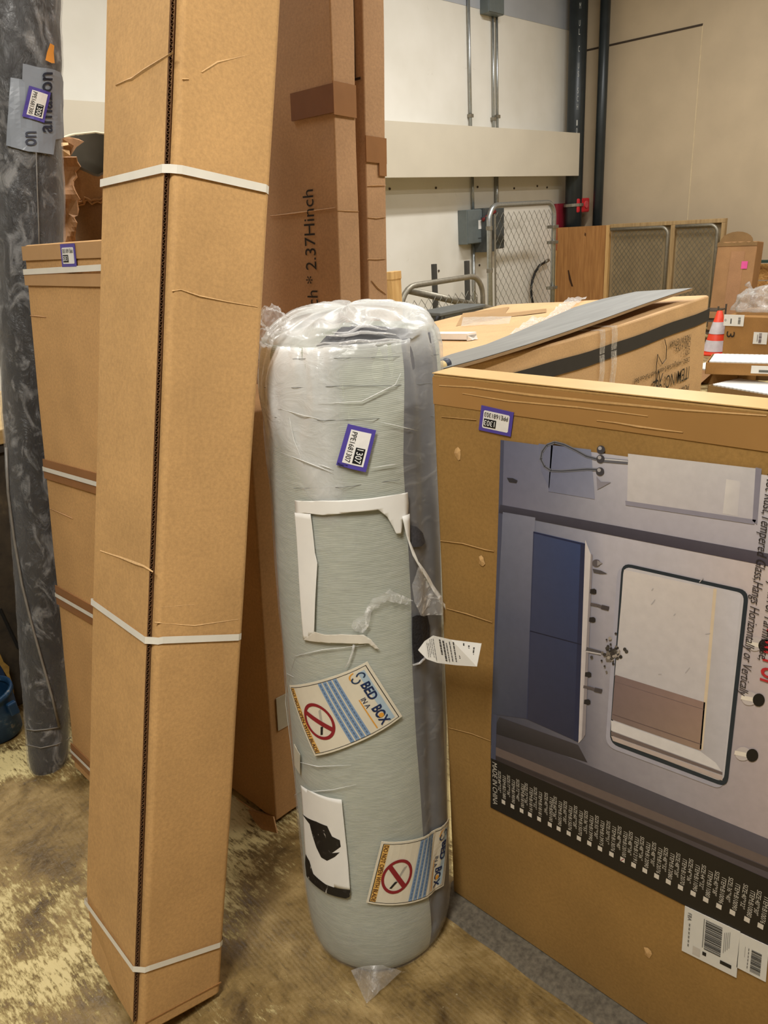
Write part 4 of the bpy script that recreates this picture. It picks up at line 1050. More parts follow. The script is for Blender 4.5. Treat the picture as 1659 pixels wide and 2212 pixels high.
MB().slab([bp(-10, 1400, .004), bp(0, 1412, .004), bp(8, 1430, .004), bp(20, 1440, .004), bp(20, 1455, .004), bp(28, 1480, .004), bp(31, 1500, .004), bp(25, 1500, .004), bp(16, 1462, .004), bp(0, 1436, .004)][::-1], (0, -1, 0), .006).build('torn_edge', plain('torn_yellow', (150, 118, 54), .8, var=.25, scale=60), t2)
# ================================================================== MIRROR CARTON
KM = kraft('kraft_mirror', (160, 124, 70), .12); mx, my0, my1, mh = 1.055, -.32, .893, 1.298
frM = Frame(mx, my0, 0, 0, 0); t = empty('mirror_carton', mat4=frM.m); tag(t, 'big flat carton with bathroom mirror picture standing at right', 'carton'); TM = t
rounded_box('body', .062, my1-my0, mh, .006, KM, t, nz=40, amp=.0012, seed=51)
MF = lambda px, py, off=0: frM.px(px, py, 0, 0, -.0016-off)
KME = kraft('kraft_top_edge', (208, 172, 116), .1)
MB().box((.0, 0, mh), (.062, my1-my0, mh+.0016)).build('top_tape', plain('lit_carton_top', (206, 170, 112), .3, var=.06), t)  # paler than the sides: overhead light on the top put into its colour
MB().box((-.0014, 0, MF(1300, 930).z), (-.0004, my1-my0-.001, mh-.006)).build('tape_band', plain('glossy_carton_tape', (168, 126, 74), .33, var=.05, scale=6), t)
RG = kraft('kraft_dent', (180, 142, 90), .1, rough=.4)
for pts, w_, h_ in (([(950, 838), (1020, 842), (1150, 860), (1300, 876), (1480, 893), (1656, 905)], .010, .0016), ([(1000, 855), (1100, 872), (1250, 886), (1400, 905)], .007, .0012),
                    ([(1290, 914), (1330, 919), (1380, 928), (1440, 936), (1476, 940)], .006, .002), ([(955, 905), (1030, 912)], .004, .001), ([(952, 1172), (1000, 1178), (1050, 1192), (1068, 1195)], .004, .0012),
                    ([(966, 1318), (1010, 1330), (1064, 1348)], .004, .001), ([(970, 1575), (1020, 1588), (1062, 1604)], .003, .0008)):
    ridge('crease', [MF(*p, .0006) for p in pts], (-1, 0, 0), w_, h_, RG, t)
DENT = kraft('kraft_scuff', (204, 164, 110), .1)
for (x, y, s) in ((992, 985, 1), (1042, 1216, .9), (1400, 2062, 1.2)):
    q = MF(x, y); r = random.Random(int(x))
    pts = [q+Vector((0, r.uniform(.4, 1)*.011*s*math.cos(a), r.uniform(.5, 1)*.014*s*math.sin(a))) for a in [i*.7 for i in range(9)]]
    k = len(pts); mesh('scuff', [q+Vector((-.003, .002, .002))]+pts, [(0, 1+i, 1+(i+1) % k) for i in range(k)], DENT, t)
# ---- printed picture
INKG = ink('picture_ink', .38, .4)
pp = Print(lambda x, y, o=0: frM.px(x, y, 0, 0, -.002-o))
def grad(quad, c00, c10, c11, c01, off, n=10, m=10):
    (TL, TR, BR, BL) = quad
    def P(u, v): return ((TL[0]*(1-u)+TR[0]*u)*(1-v)+(BL[0]*(1-u)+BR[0]*u)*v, (TL[1]*(1-u)+TR[1]*u)*(1-v)+(BL[1]*(1-u)+BR[1]*u)*v)
    def Cc(u, v): return tuple((c00[k]*(1-u)+c10[k]*u)*(1-v)+(c01[k]*(1-u)+c11[k]*u)*v for k in range(3))
    for i in range(n):
        for j in range(m):
            uv = [(i/n, j/m), (i/n, (j+1)/m), ((i+1)/n, (j+1)/m), ((i+1)/n, j/m)]
            pp.poly([P(*q) for q in uv], (0, 0, 0), off, [Cc(*q) for q in uv])
LG, MG, DG, NV = (196, 194, 202), (150, 150, 166), (104, 108, 128), (48, 58, 96)
# upper strip (second picture, upside part) and lower main picture
def grad_stops(quad, stops, off, m=10):
    (TL, TR, BR, BL) = quad
    P = lambda u, v: ((TL[0]*(1-u)+TR[0]*u)*(1-v)+(BL[0]*(1-u)+BR[0]*u)*v, (TL[1]*(1-u)+TR[1]*u)*(1-v)+(BL[1]*(1-u)+BR[1]*u)*v)
    for (u0, t0, b0), (u1, t1, b1) in zip(stops[:-1], stops[1:]):
        grad((P(u0, 0), P(u1, 0), P(u1, 1), P(u0, 1)), t0, t1, b1, b0, off, 4, m)
grad_stops(((1083, 955), (1720, 1041), (1720, 1230), (1079, 1098)), [(0, (104, 108, 132), (112, 112, 132)), (.18, (128, 132, 154), (132, 132, 148)), (.34, (190, 188, 198), (164, 162, 174)), (.45, (206, 202, 208), (176, 172, 184)), (1, (222, 214, 216), (184, 178, 188))], 0)
grad_stops(((1079, 1098), (1720, 1230), (1720, 1920), (1062, 1570)), [(0, (96, 102, 124), (74, 76, 90)), (.12, (124, 128, 148), (84, 84, 98)), (.3, (166, 166, 182), (108, 106, 118)), (.36, (196, 192, 202), (140, 136, 146)), (.6, (204, 198, 204), (164, 158, 166)), (.86, (212, 198, 196), (176, 164, 168)), (1, (222, 204, 196), (184, 170, 172))], 0, 14)
grad(((1062, 1570), (1720, 1840), (1720, 1937), (1061, 1645)), (72, 70, 80), (104, 100, 112), (88, 80, 86), (70, 62, 62), .0001, 6, 4)
pp.poly([(1062, 1612), (1720, 1880), (1720, 1900), (1062, 1630)][::-1], (112, 98, 94), .0002)
pp.poly([(1062, 1632), (1720, 1902), (1720, 1912), (1062, 1640)][::-1], (62, 54, 56), .0002)
grad(((1080, 1552), (1250, 1612), (1270, 1650), (1064, 1585)), (64, 62, 68), (70, 66, 72), (58, 54, 58), (46, 44, 48), .0003, 4, 2)
# left edge dark floor line
pp.poly([(1083, 955), (1090, 956), (1072, 1645), (1062, 1645)][::-1], (78, 82, 104), .0004)
# diagonal dark beam between the two pictures
grad(((1082, 1094), (1720, 1212), (1720, 1240), (1079, 1112)), (66, 66, 82), (92, 86, 98), (84, 76, 88), (54, 54, 68), .0005, 10, 1)
# upper picture: blue cabinet, basin, taps, mirror
grad(((1192, 966), (1278, 976), (1286, 1083), (1186, 1066)), (112, 118, 146), (132, 138, 162), (146, 148, 168), (118, 122, 146), .0006, 4, 4)
pp.poly([(1165, 963), (1196, 967), (1188, 1060), (1170, 1020)][::-1], (118, 122, 146), .0006)
grad(((1358, 985), (1640, 1018), (1632, 1130), (1356, 1088)), (218, 212, 210), (208, 204, 206), (196, 190, 196), (206, 200, 200), .0007, 6, 4)
pp.poly([(1352, 1086), (1634, 1128), (1630, 1138), (1353, 1096)][::-1], (150, 146, 160), .0008)
pp.poly([(1633, 1015), (1646, 1018), (1636, 1138), (1626, 1130)][::-1], (142, 138, 152), .0008)
grad(((1570, 1040), (1600, 1045), (1594, 1120), (1562, 1114)), (226, 220, 216), (214, 208, 208), (206, 200, 202), (214, 208, 206), .0009, 2, 2)
def line(pts, w, rgb, off):
    for (a, b_) in zip(pts[:-1], pts[1:]):
        dx, dy = b_[0]-a[0], b_[1]-a[1]; L = math.hypot(dx, dy) or 1; nx, ny = -dy/L*w/2, dx/L*w/2
        pp.poly([(a[0]-nx, a[1]-ny), (a[0]+nx, a[1]+ny), (b_[0]+nx, b_[1]+ny), (b_[0]-nx, b_[1]-ny)], rgb, off)
hose = [(1290, 996), (1268, 990), (1245, 977), (1220, 965), (1200, 960), (1183, 966), (1173, 980), (1170, 996), (1178, 1012), (1192, 1021), (1215, 1022), (1245, 1020), (1270, 1018), (1292, 1019)]
line(hose, 6, (122, 124, 134), .0011); line(hose, 2.2, (66, 68, 78), .0012)
line([(1300, 998), (1358, 1003)], 9, (104, 104, 112), .0011); line([(1300, 996), (1358, 1001)], 3, (206, 204, 206), .0012)
for (x, y) in ((1300, 976), (1299, 996), (1298, 1023)):
    pp.disc(x, y, 9, 9, (70, 68, 74), .0013); pp.disc(x-2, y-3, 4, 4, (176, 172, 174), .0014)
pp.poly([(1290, 1033), (1300, 1045), (1322, 1046), (1304, 1056), (1292, 1062)][::-1], (146, 142, 152), .0011)
pp.poly([(1097, 1036), (1110, 1037), (1120, 1042), (1117, 1047), (1102, 1045)][::-1], (52, 52, 60), .0012)
# main picture: vanity
grad(((1088, 1110), (1158, 1122), (1142, 1556), (1066, 1545)), (118, 122, 142), (134, 136, 154), (66, 70, 92), (74, 78, 94), .0006, 6, 8)
grad(((1155, 1152), (1266, 1178), (1252, 1606), (1140, 1556)), (66, 76, 110), (58, 74, 118), (46, 50, 74), (54, 56, 78), .0008, 6, 10)
pp.poly([(1256, 1176), (1266, 1179), (1252, 1606), (1241, 1602)][::-1], (42, 48, 78), .0009)
line([(1147, 1366), (1259, 1396)], 2, (28, 32, 56), .001); line([(1155, 1154), (1266, 1181)], 3, (34, 42, 76), .001)
line([(1155, 1152), (1140, 1556)], 2, (58, 64, 92), .001)
grad(((1266, 1170), (1279, 1204), (1262, 1596), (1251, 1608)), (214, 206, 206), (222, 214, 212), (190, 182, 184), (214, 206, 206), .0011, 2, 8)
pp.poly([(1278, 1200), (1282, 1202), (1266, 1590), (1258, 1600)][::-1], (150, 142, 146), .0012)
# vases, taps
GREYD = (58, 54, 58)
pp.disc(1290, 1220, 9, 8, (96, 90, 94), .0014); pp.poly([(1292, 1214), (1304, 1220), (1292, 1226)][::-1], (150, 144, 146), .0015)
pp.poly([(1282, 1232), (1300, 1236), (1314, 1243), (1298, 1243), (1284, 1240)][::-1], (84, 80, 84), .0014)
for (x, y) in ((1283, 1281), (1281, 1342), (1272, 1460), (1270, 1519)):
    pp.poly([(x-6, y-5), (x+3, y-6), (x+7, y-3), (x+7, y+4), (x+2, y+6), (x-7, y+4)][::-1], (40, 38, 42), .0014)
for (x, y) in ((1283, 1309), (1268, 1487)):
    line([(x-6, y-1), (x+10, y+2), (x+26, y+8)], 6, (96, 88, 90), .0014); line([(x+18, y+5), (x+34, y+9)], 9, (74, 68, 72), .0015)
line([(1268, 1405), (1300, 1414)], 9, (86, 82, 86), .0014); line([(1268, 1410), (1300, 1416)], 3, (200, 194, 194), .0015)
rf = random.Random(3)
for k in range(70):
    a = rf.uniform(0, 6.28); r_ = abs(rf.gauss(0, .55)); x, y = 1325+25*r_*math.cos(a), 1413+32*r_*math.sin(a)
    s_ = rf.uniform(2, 4.2); pp.disc(x, y, s_, s_, rf.choice(((46, 44, 46), (74, 70, 66), (120, 112, 104), (168, 158, 148), (60, 56, 56))), .0027+k*.000004, 7)
# framed mirror: rounded dark frame, pale upper part, timber lower part
def rquad(q, rad, n=5):
    out = []
    for i in range(4):
        p, a, b_ = np.array(q[i]), np.array(q[i-1]), np.array(q[(i+1) % 4])
        da = (a-p)/np.linalg.norm(a-p)*rad; db = (b_-p)/np.linalg.norm(b_-p)*rad
        for k in range(n+1): s = k/n; out.append(tuple((p+da)*(1-s)**2+2*p*s*(1-s)+(p+db)*s*s))
    return out
OUT = [(1345, 1219), (1619, 1280), (1572, 1704), (1318, 1608)]; INN = [(1349, 1227), (1609, 1286), (1564, 1692), (1323, 1600)]
pp.poly([(x-9, y+6) for x, y in rquad(OUT, 24)][::-1], (176, 174, 188), .0012)
pp.poly(rquad(OUT, 22)[::-1], (40, 50, 60), .0014)
pp.poly([(x+.2, y) for x, y in rquad(INN, 17)][::-1], (206, 202, 206), .0016)
grad(((1350, 1234), (1546, 1276), (1524, 1520), (1330, 1462)), (222, 214, 210), (218, 208, 204), (206, 200, 202), (200, 196, 200), .0018, 5, 6)
grad(((1546, 1272), (1602, 1290), (1562, 1680), (1514, 1640)), (206, 200, 202), (214, 210, 216), (196, 192, 198), (188, 184, 188), .0019, 4, 8)
pp.poly([(1543, 1274), (1550, 1276), (1520, 1622), (1513, 1620)][::-1], (226, 206, 178), .002)
grad(((1331, 1460), (1525, 1520), (1516, 1624), (1323, 1556)), (132, 112, 112), (160, 132, 122), (166, 140, 122), (128, 110, 108), .002, 6, 4)
line([(1325, 1545), (1516, 1610)], 1.5, (104, 86, 86), .0021); line([(1330, 1475), (1522, 1535)], 1, (120, 102, 102), .0021)
pp.poly([(1322, 1558), (1516, 1626), (1548, 1650), (1560, 1668), (1322, 1580)][::-1], (226, 222, 222), .0021)
pp.poly([(1322, 1581), (1562, 1670), (1562, 1676), (1322, 1590)][::-1], (118, 104, 102), .0022)
pp.poly([(1322, 1591), (1562, 1678), (1562, 1688), (1326, 1602)][::-1], (196, 180, 174), .0022)
for k in range(7):
    x, y = rf.uniform(1375, 1530), rf.uniform(1250, 1470); line([(x, y), (x+rf.uniform(3, 12), y-rf.uniform(0, 14))], 2, (188, 182, 184), .0022)
# globe lamps
for (x, y) in ((1640, 1515), (1626, 1634), (1652, 1398)):
    pp.disc(x-20, y-3, 17, 15, (204, 194, 192), .0013); line([(x-38, y-6), (x-10, y)], 9, (244, 234, 220), .0015)
    pp.disc(x, y, 13, 14, (26, 24, 26), .0016)
pp.build('printed_picture', t, INKG)['kind'] = 'stuff'
# ---- black strip with size list
zs_t, zs_b = MF(1062, 1645).z, MF(1061, 1746).z
ys0 = MF(1062, 1700).y
v = [MF(1062, 1640, .001), MF(1061, 1746, .001), MF(1740, 2089, .001), MF(1740, 1937, .001)]
for p_ in v[2:]: p_.y = max(p_.y, .002)
mb = MB(); mb.add(v+[(-.001, p[1], p[2]) for p in v], [(0, 1, 2, 3), (0, 4, 5, 1), (2, 6, 7, 3), (0, 3, 7, 4), (1, 5, 6, 2)]); mb.build('black_strip', plain('strip_black', (26, 22, 20), .45, var=.1), t)
HS = zs_t-zs_b
boxes = [(132, 253), (184, 278), (237, 303), (285, 326), (338, 351), (400, 383), (451, 407), (509, 434), (568, 463), (628, 492), (690, 522), (756, 555), (820, 586), (884, 618), (949, 649), (1017, 682), (1085, 714), (1155, 747), (1228, 782), (1301, 818), (1377, 856), (1455, 892), (1539, 933), (1617, 970)]
rows = [('84"*32"', 'B21380'), ('77"*36"', 'B19590'), ('72"*40"', 'B18100'), ('72"*36"', 'B18191'), ('72"*32"', 'B18181'), ('40"*60"', 'B50100'), ('60"*36"', 'B15090'), ('60"*30"', 'B15076'), ('60"*28"', 'B15070'), ('36"*55"', 'B13990'), ('55"*30"', 'B13975'), ('30"*51"', 'B13076'), ('48"*40"', 'B120100'), ('48"*36"', 'B12191'), ('48"*36"', 'B12090'), ('48"*30"', 'B12076'), ('48"*32"', 'B12080'), ('48"*28"', 'B12070'), ('44"*36"', 'B11090'), ('44"*32"', 'B11080'), ('40"*38"', 'B10096'), ('36"*40"', 'B10090'), ('40"*32"', 'B10080'), ('40"*30"', 'B10076')]
cc = [MF(1040+x/2.68, 1640+y/2.68) for x, y in boxes]
step = (cc[0].y-cc[-1].y)/23
rows += [('36"*30"', 'B9076'), ('36"*28"', 'B9070'), ('32"*24"', 'B8060')]
zbx = sum(c.z for c in cc)/len(cc)
WHT = (206, 200, 188)
def dn(y_l, y_r, z_top, z_bot):
    """text running down the carton: u goes down, v goes left (top of letters faces right)"""
    return lambda u, v, o=0: Vector((-.0027-o, y_r+(y_l-y_r)*v, z_top+(z_bot-z_top)*u))
px_ = Print(dn(MF(1066, 1690).y, MF(1076, 1690).y, MF(1071, 1650).z, MF(1068, 1738).z)); px_.text('MADE IN CHINA', 0, 0, 1, 1, WHT, .0006); px_.build('printed_origin', t)['kind'] = 'stuff'
pr = Print(lambda u, v, o=0: Vector((-.0027-o, u, v))); ht = .0125
for i, (sz, it) in enumerate(rows):
    if i > 23: break
    y = cc[i].y; zc = cc[i].z; bw, bh = step*.20, step*.24
    bxp = (1040+boxes[i][0]/2.68, 1640+boxes[i][1]/2.68); k_ = i/23
    pr.poly([(y+bw, zc+bh), (y+bw, zc-bh), (y-bw, zc-bh), (y-bw, zc+bh)], (224, 216, 204), .0004)
    if i == 12: pr.poly([(y+bw*.8, zc-bh*.7), (y+bw*.5, zc-bh*.9), (y-bw*.8, zc+bh*.7), (y-bw*.6, zc+bh*.9)], (150, 60, 80), .0006)
    zt = MF(bxp[0], bxp[1]-62-13*k_).z; ze = MF(bxp[0], bxp[1]-17-2*k_).z; zi = MF(bxp[0], bxp[1]-57-11*k_).z; zj = MF(bxp[0], bxp[1]-8).z
    for s_, yc, z0_, z1_ in (('SIZE:'+sz, y+step*.42, zt, ze), ('ITEM:'+it, y-step*.10, zi, zj)):
        sub = Print(dn(yc+step*.17, yc-step*.17, z0_, z1_)); sub.text(s_, 0, 0, 1, 1, WHT, .0004)
        o_ = len(pr.v); pr.v += sub.v; pr.c += sub.c; pr.f += [tuple(a+o_ for a in q) for q in sub.f]
pr.build('printed_size_list', t)['kind'] = 'stuff'
# italic lines at the right of the picture
def side_text(s, xt, yt, xb, yb, hh, rgb, bold=0.0, shear=.2):
    a, c = MF(xt, yt), MF(xb, yb); y = (a.y+c.y)/2
    Print(dn(y+hh/2, y-hh/2, a.z, c.z)).text(s, 0, 0, 1, 1, rgb, .0012, bold, shear).build('printed_line', t)['kind'] = 'stuff'
side_text('Will Not Rust,Tempered Glass,Hangs Horizontally or Vertically', 1662, 985, 1612, 1508, .018, (52, 46, 48))
side_text('Bathroom VanityMirror Farmhouse,', 1688, 1120, 1648, 1430, .018, (52, 46, 48))
side_text('Mirror', 1686, 1370, 1664, 1490, .034, (196, 48, 54), .01, 0)
# stickers
fn = quad_fn(MF(1105, 948), MF(1036, 933), MF(1042, 880), MF(1112, 896), (-1, 0, 0)); lot_sticker(t, fn, '1303', off=.001)
def ship(quad, seed, big):
    fn = quad_fn(*[MF(*p) for p in quad], (-1, 0, 0)); s = paper('shipping_label', fn, PAPER, t, off=.002)
    k = Print(lambda u, v, o=0: fn(u, v, o+.0026)); G = (120, 118, 112)
    if big:
        k.bars(.08, .3, .72, .60, True, (40, 38, 36), .0004, seed, 40)
        k.rect(.07, .62, .70, .635, G, .0004); k.rect(.78, .1, .86, .3, (40, 38, 36), .0004); k.rect(.78, .55, .86, .62, (40, 38, 36), .0004)
        for i in range(4): k.rect(.1+.02*i, .16+.03*i, .45+.05*i, .172+.03*i, (150, 148, 142), .0004)
        k.rect(.76, .66, .95, .8, (206, 200, 192), .0004); k.text('FBA', .10, .86, .26, .93, (70, 68, 66), .0005)
        [k.rect(.32+.09*q, .875, .38+.09*q, .9, (130, 128, 122), .0005) for q in range(6)]
    else:
        k.bars(.3, .2, .92, .55, True, (40, 38, 36), .0004, seed, 36); [k.rect(.3+.1*q, .63, .37+.1*q, .66, (120, 116, 112), .0005) for q in range(6)]
        k.rect(.3, .76, .6, .775, (160, 156, 150), .0004)
    k.build('printing', s)['kind'] = 'stuff'
ship(((1582, 2047-0), (1590, 2112), (1475, 2056), (1481, 1959)), 4, False) if False else None
# corners: TL is top-left as read; the labels are turned a quarter so reading runs down
ship(((1600, 2014), (1592, 2113), (1474, 2054), (1481, 1958)), 4, True)
ship(((1662, 2045), (1655, 2122), (1592, 2090), (1600, 2016)), 8, False)
# thin grey strip of old underlay below the carton
t2 = empty('grey_underlay', (mx-.055, my0-.3, 0)); tag(t2, 'thin grey underlay strip under the mirror carton', 'mat')
v = []; f = []; n_ = 60
for k in range(n_+1):
    y = (my1-my0+.32)*k/n_; e = .012*noise.noise(Vector((y*7, 1, 3)))
    v += [(-.012+e, y, .0005), (0+e, y, .004), (.12, y, .004)]
for k in range(n_): a = k*3; f += [(a, a+1, a+4, a+3), (a+1, a+2, a+5, a+4)]
mesh('worn_strip', v, f, plain('grey_grit', (104, 96, 82), .9, var=.35, scale=90, bmp=.5), t2)
TM.location.z = .0045

# ================================================================== WRAPPED MATTRESS ROLL
rb, rt_, rh = Vector((.8905, .9932, 0)), Vector((1.0856, 1.1413, 1.3614)), 1.3614
re = Vector((-.9, -1.0, 0)).normalized(); rs = Vector((-re.y, re.x, 0))
def roll_r(s):
    r = .172+(.189-.172)*s
    if s > .93: r *= 1-.05*((s-.93)/.07)**2
    if s < .10: r *= .86+.14*math.sqrt(max(0, 1-(1-s/.10)**2))
    return r
def roll_pt(th, s, off=0):
    c = rb+(rt_-rb)*s; r = roll_r(min(s, 1))
    n_ = noise.noise(Vector((math.cos(th)*1.5, math.sin(th)*1.5, s*5)))*.003
    # soft crease where the cover edge overlaps
    d = (th-.78)/.10; n_ -= .006*math.exp(-d*d)*(1 if s > .05 else 0)
    n_ += .002*math.sin(s*26+3*math.sin(th*1.3))*math.exp(-((th+.9)/.9)**2)
    r += n_+off
    return c+re*(r*math.cos(th))+rs*(r*math.sin(th))
def roll_solve(px, py):
    p = np.array([0., .5])
    for _ in range(40):
        a = np.array(proj(roll_pt(*p))); r = np.array([px, py])-a
        J = np.array([(np.array(proj(roll_pt(p[0]+1e-3, p[1])))-a)/1e-3, (np.array(proj(roll_pt(p[0], p[1]+1e-4)))-a)/1e-4]).T
        d = np.linalg.solve(J+np.eye(2)*1e-6, r); d[0] = max(-.3, min(.3, d[0])); d[1] = max(-.12, min(.12, d[1])); p = p+d
        p[0] = max(-1.45, min(1.45, p[0])); p[1] = max(0, min(1.0, p[1]))
    return p
t = empty('mattress_roll', rb); tag(t, 'grey rolled mattress wrapped in clear plastic standing in the middle', 'roll'); TR_ = t
m, nt, b = nodes('mattress_cover'); v = coords(nt); w = N(nt, 'ShaderNodeTexWave', Scale=90.0, Distortion=1.2, Detail=2); w.bands_direction = 'Z'; nt.links.new(v, w.inputs['Vector'])
n = noi(nt, v, 7, 4); n3 = noi(nt, coords(nt, (1, 1, 12)), 30, 3)
c = ramp(nt, n, [(.3, lin(170, 174, 162)), (.7, lin(184, 188, 175))])
nt.links.new(mixc(nt, .35, c, ramp(nt, n3, [(.35, lin(150, 154, 144)), (.65, lin(198, 201, 190))])), b.inputs['Base Color'])
b.inputs['Roughness'].default_value = .7; bump(nt, b, w.outputs['Fac'], .2, .0015); COVER = m
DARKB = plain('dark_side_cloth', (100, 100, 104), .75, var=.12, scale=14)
NT, NS = 96, 110
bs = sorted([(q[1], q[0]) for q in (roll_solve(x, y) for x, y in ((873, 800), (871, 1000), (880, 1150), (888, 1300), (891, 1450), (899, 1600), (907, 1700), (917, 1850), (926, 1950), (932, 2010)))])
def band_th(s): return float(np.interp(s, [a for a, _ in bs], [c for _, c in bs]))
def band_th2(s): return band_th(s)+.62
def roll_strip(name, tha, thb, s0, s1, n, mm, mat, off=0, parent=t, cap=None, attr=None):
    v = []; f = []; at_ = []
    for i in range(mm+1):
        s = s0+(s1-s0)*i/mm; a, c = tha(s), thb(s)
        for j in range(n+1):
            th = a+(c-a)*j/n; v.append(roll_pt(th, s, off(th, s) if callable(off) else off)-rb)
            if attr: at_.append(attr(th, s))
    for i in range(mm):
        for j in range(n): q = i*(n+1)+j; f.append((q, q+1, q+n+2, q+n+1))
    return v, f, at_
v, f, _ = roll_strip('', lambda s: band_th2(s), lambda s: band_th(s)+2*math.pi, 0, 1, NT, NS, None)
n1 = NT+1; c = len(v); v.append(Vector((0, 0, .0))); v.append(rt_-rb+Vector((0, 0, .02)))
for j in range(NT): f.append((j+1, j, c)); f.append((NS*n1+j, NS*n1+j+1, c+1))
mesh('mattress', v, f, COVER, t, True)
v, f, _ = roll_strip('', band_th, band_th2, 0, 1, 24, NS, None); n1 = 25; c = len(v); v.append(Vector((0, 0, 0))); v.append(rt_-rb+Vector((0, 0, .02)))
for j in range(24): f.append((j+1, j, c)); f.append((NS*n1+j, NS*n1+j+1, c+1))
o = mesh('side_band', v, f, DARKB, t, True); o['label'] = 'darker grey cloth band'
# spiral edge of the rolled layers showing at the top front
def rpatch(name, pix, off, mat, parent, fine=18, zoff=None, solid=0):
    sp = [roll_solve(x, y) for x, y in pix]; bm = bmesh.new()
    vs = [bm.verts.new((p[0], p[1]*6, 0)) for p in sp]; bm.faces.new(vs)
    xs = [p[0] for p in sp]; ys = [p[1]*6 for p in sp]
    for k in range(1, fine):
        x = min(xs)+(max(xs)-min(xs))*k/fine
        bmesh.ops.bisect_plane(bm, geom=bm.verts[:]+bm.edges[:]+bm.faces[:], plane_co=(x, 0, 0), plane_no=(1, 0, 0))
    for k in range(1, fine):
        y = min(ys)+(max(ys)-min(ys))*k/fine
        bmesh.ops.bisect_plane(bm, geom=bm.verts[:]+bm.edges[:]+bm.faces[:], plane_co=(0, y, 0), plane_no=(0, 1, 0))
    for v_ in bm.verts:
        o_ = off(v_.co.x, v_.co.y/6) if callable(off) else off
        v_.co = roll_pt(v_.co.x, v_.co.y/6, o_)-rb
    me = bpy.data.meshes.new(name); bm.to_mesh(me); bm.free()
    for p_ in me.polygons: p_.use_smooth = True
    o = new_obj(name, me, mat, parent)
    if solid: md = o.modifiers.new('thick', 'SOLIDIFY'); md.thickness = solid
    return o
# plastic sleeve over everything: clear on the body, milky and gathered at the top
def milk(th, s):
    k = .02
    L_ = max(0, min(1, (-.05-th)/.25))                       # left side of the front
    k += .52*L_*max(0, min(1, (s-.80-.05*math.sin(th*5))/.05))+.06*L_*max(0, min(1, (s-.6)/.2))
    k += .34*max(0, min(1, (s-.965)/.03))
    k += .05*max(0, min(1, (s-.90)/.03))
    return k
def foff(th, s):
    k = max(0, (s-.84)/.16)
    return .004+.003*noise.noise(Vector((math.cos(th)*5, math.sin(th)*5, s*14)))*(1+2*k)+.0025*k*math.sin(th*34+8*noise.noise(Vector((th*2, s*9, 1))))
NF = 160
v, f, mk_ = roll_strip('', lambda s: -math.pi, lambda s: math.pi, .005, 1.0, NF, 130, None, foff, attr=milk)
# gathered dome
def dome_pt(th, q, off=0):
    ph = q*math.pi/2; r = roll_r(1)*(math.cos(ph)*.97+.03*(1-q))+off*math.cos(ph)
    w_ = math.exp(-((th-.1)/.55)**2)*math.sin(min(1, q*2.2)*math.pi)      # front pocket, pulled into level folds
    fold = .006*math.sin(th*15+3*noise.noise(Vector((math.cos(th)*2, math.sin(th)*2, q*3)))+q*7)*math.sin(ph*2)**.6*(1-w_)
    fold += .012*noise.noise(Vector((math.cos(th)*r*9, math.sin(th)*r*9, 4)))+.005*w_*math.sin(q*46+3*th)
    lump = .011*math.cos(th-2.6)*math.cos(ph)
    return rt_-rb+re*(r*math.cos(th))+rs*(r*math.sin(th))+Vector((0, 0, .055*math.sin(ph)**.8+fold+lump+off*math.sin(ph)))
def pocket(th, q): return math.exp(-((th-.12)/.48)**4)*max(0, 1-abs(q-.22)/.26)
base = len(v)-(NF+1); prev = base; ND = 28
for i in range(1, ND+1):
    row = len(v); q_ = i/ND
    for j in range(NF+1):
        th = -math.pi+2*math.pi*j/NF; v.append(dome_pt(th, q_))
        mk_.append(max(.03, .46+.25*noise.noise(Vector((math.cos(th)*4, math.sin(th)*4, q_*5)))-.8*pocket(th, q_)))
    for j in range(NF): f.append((prev+j, prev+j+1, row+j+1, row+j))
    prev = row
fo = mesh('plastic_sleeve', v, f, film('roll_film', (.80, .81, .80), .14, .0, 16, attr=True, stretch=(1, 1, 1.8), bst=.45, hi=.13), t, True, attrs={'milk': mk_}); fo['label'] = 'clear plastic sleeve, milky and gathered on top'
INNER = plain('inner_layers', (70, 70, 76), .6, var=.15, scale=40)
lv = []; lf_ = []; nu, nv = 30, 14
for a_ in range(nu+1):
    th = -.42+1.02*a_/nu; qm = .40*max(.12, 1-((th-.1)/.55)**2)+.03*noise.noise(Vector((th*8, 0, 3)))
    for c_ in range(nv+1):
        q_ = .0+qm*c_/nv; lv.append(dome_pt(th, q_, -.006+.002*math.sin(c_*2.6)))
for a_ in range(nu):
    for c_ in range(nv): k0 = a_*(nv+1)+c_; lf_.append((k0, k0+1, k0+nv+2, k0+nv+1))
mesh('rolled_layers', lv, lf_, INNER, t, True)
FOLD = film('fold_film', (.95, .95, .96), .08, .30, 60, hi=.6)
for q_, t0, t1 in ((.07, -.38, .55), (.17, -.3, .5), (.27, -.22, .42), (.02, -.42, .6)):
    MB().tube([dome_pt(t0+(t1-t0)*k/10, q_+.02*math.sin(k*.9+q_*9), .0025) for k in range(11)], [.0008+.0022*math.sin(math.pi*k/10) for k in range(11)], 6).build('film_fold', FOLD, t, True)
# loose puffs of film at upper left corner
for (x, y, dpt, s_, sd) in ((588, 690, 1.40, .022, 1), (574, 728, 1.40, .016, 2)):
    bmx = bmesh.new(); bmesh.ops.create_icosphere(bmx, subdivisions=4, radius=1)
    for v_ in bmx.verts:
        n_ = noise.fractal(v_.co*1.8+Vector((sd*7, 0, 0)), .8, 2, 4)*.35; v_.co = (v_.co*(1+n_))*s_
        v_.co.z *= 1.1
    me = bpy.data.meshes.new('film_puff'); bmx.to_mesh(me); bmx.free()
    for p_ in me.polygons: p_.use_smooth = True
    o = new_obj('film_puff', me, film('puff_film', (.9, .9, .9), .1, .10, 40, hi=.35), t); o.location = at(x, y, dpt)-rb
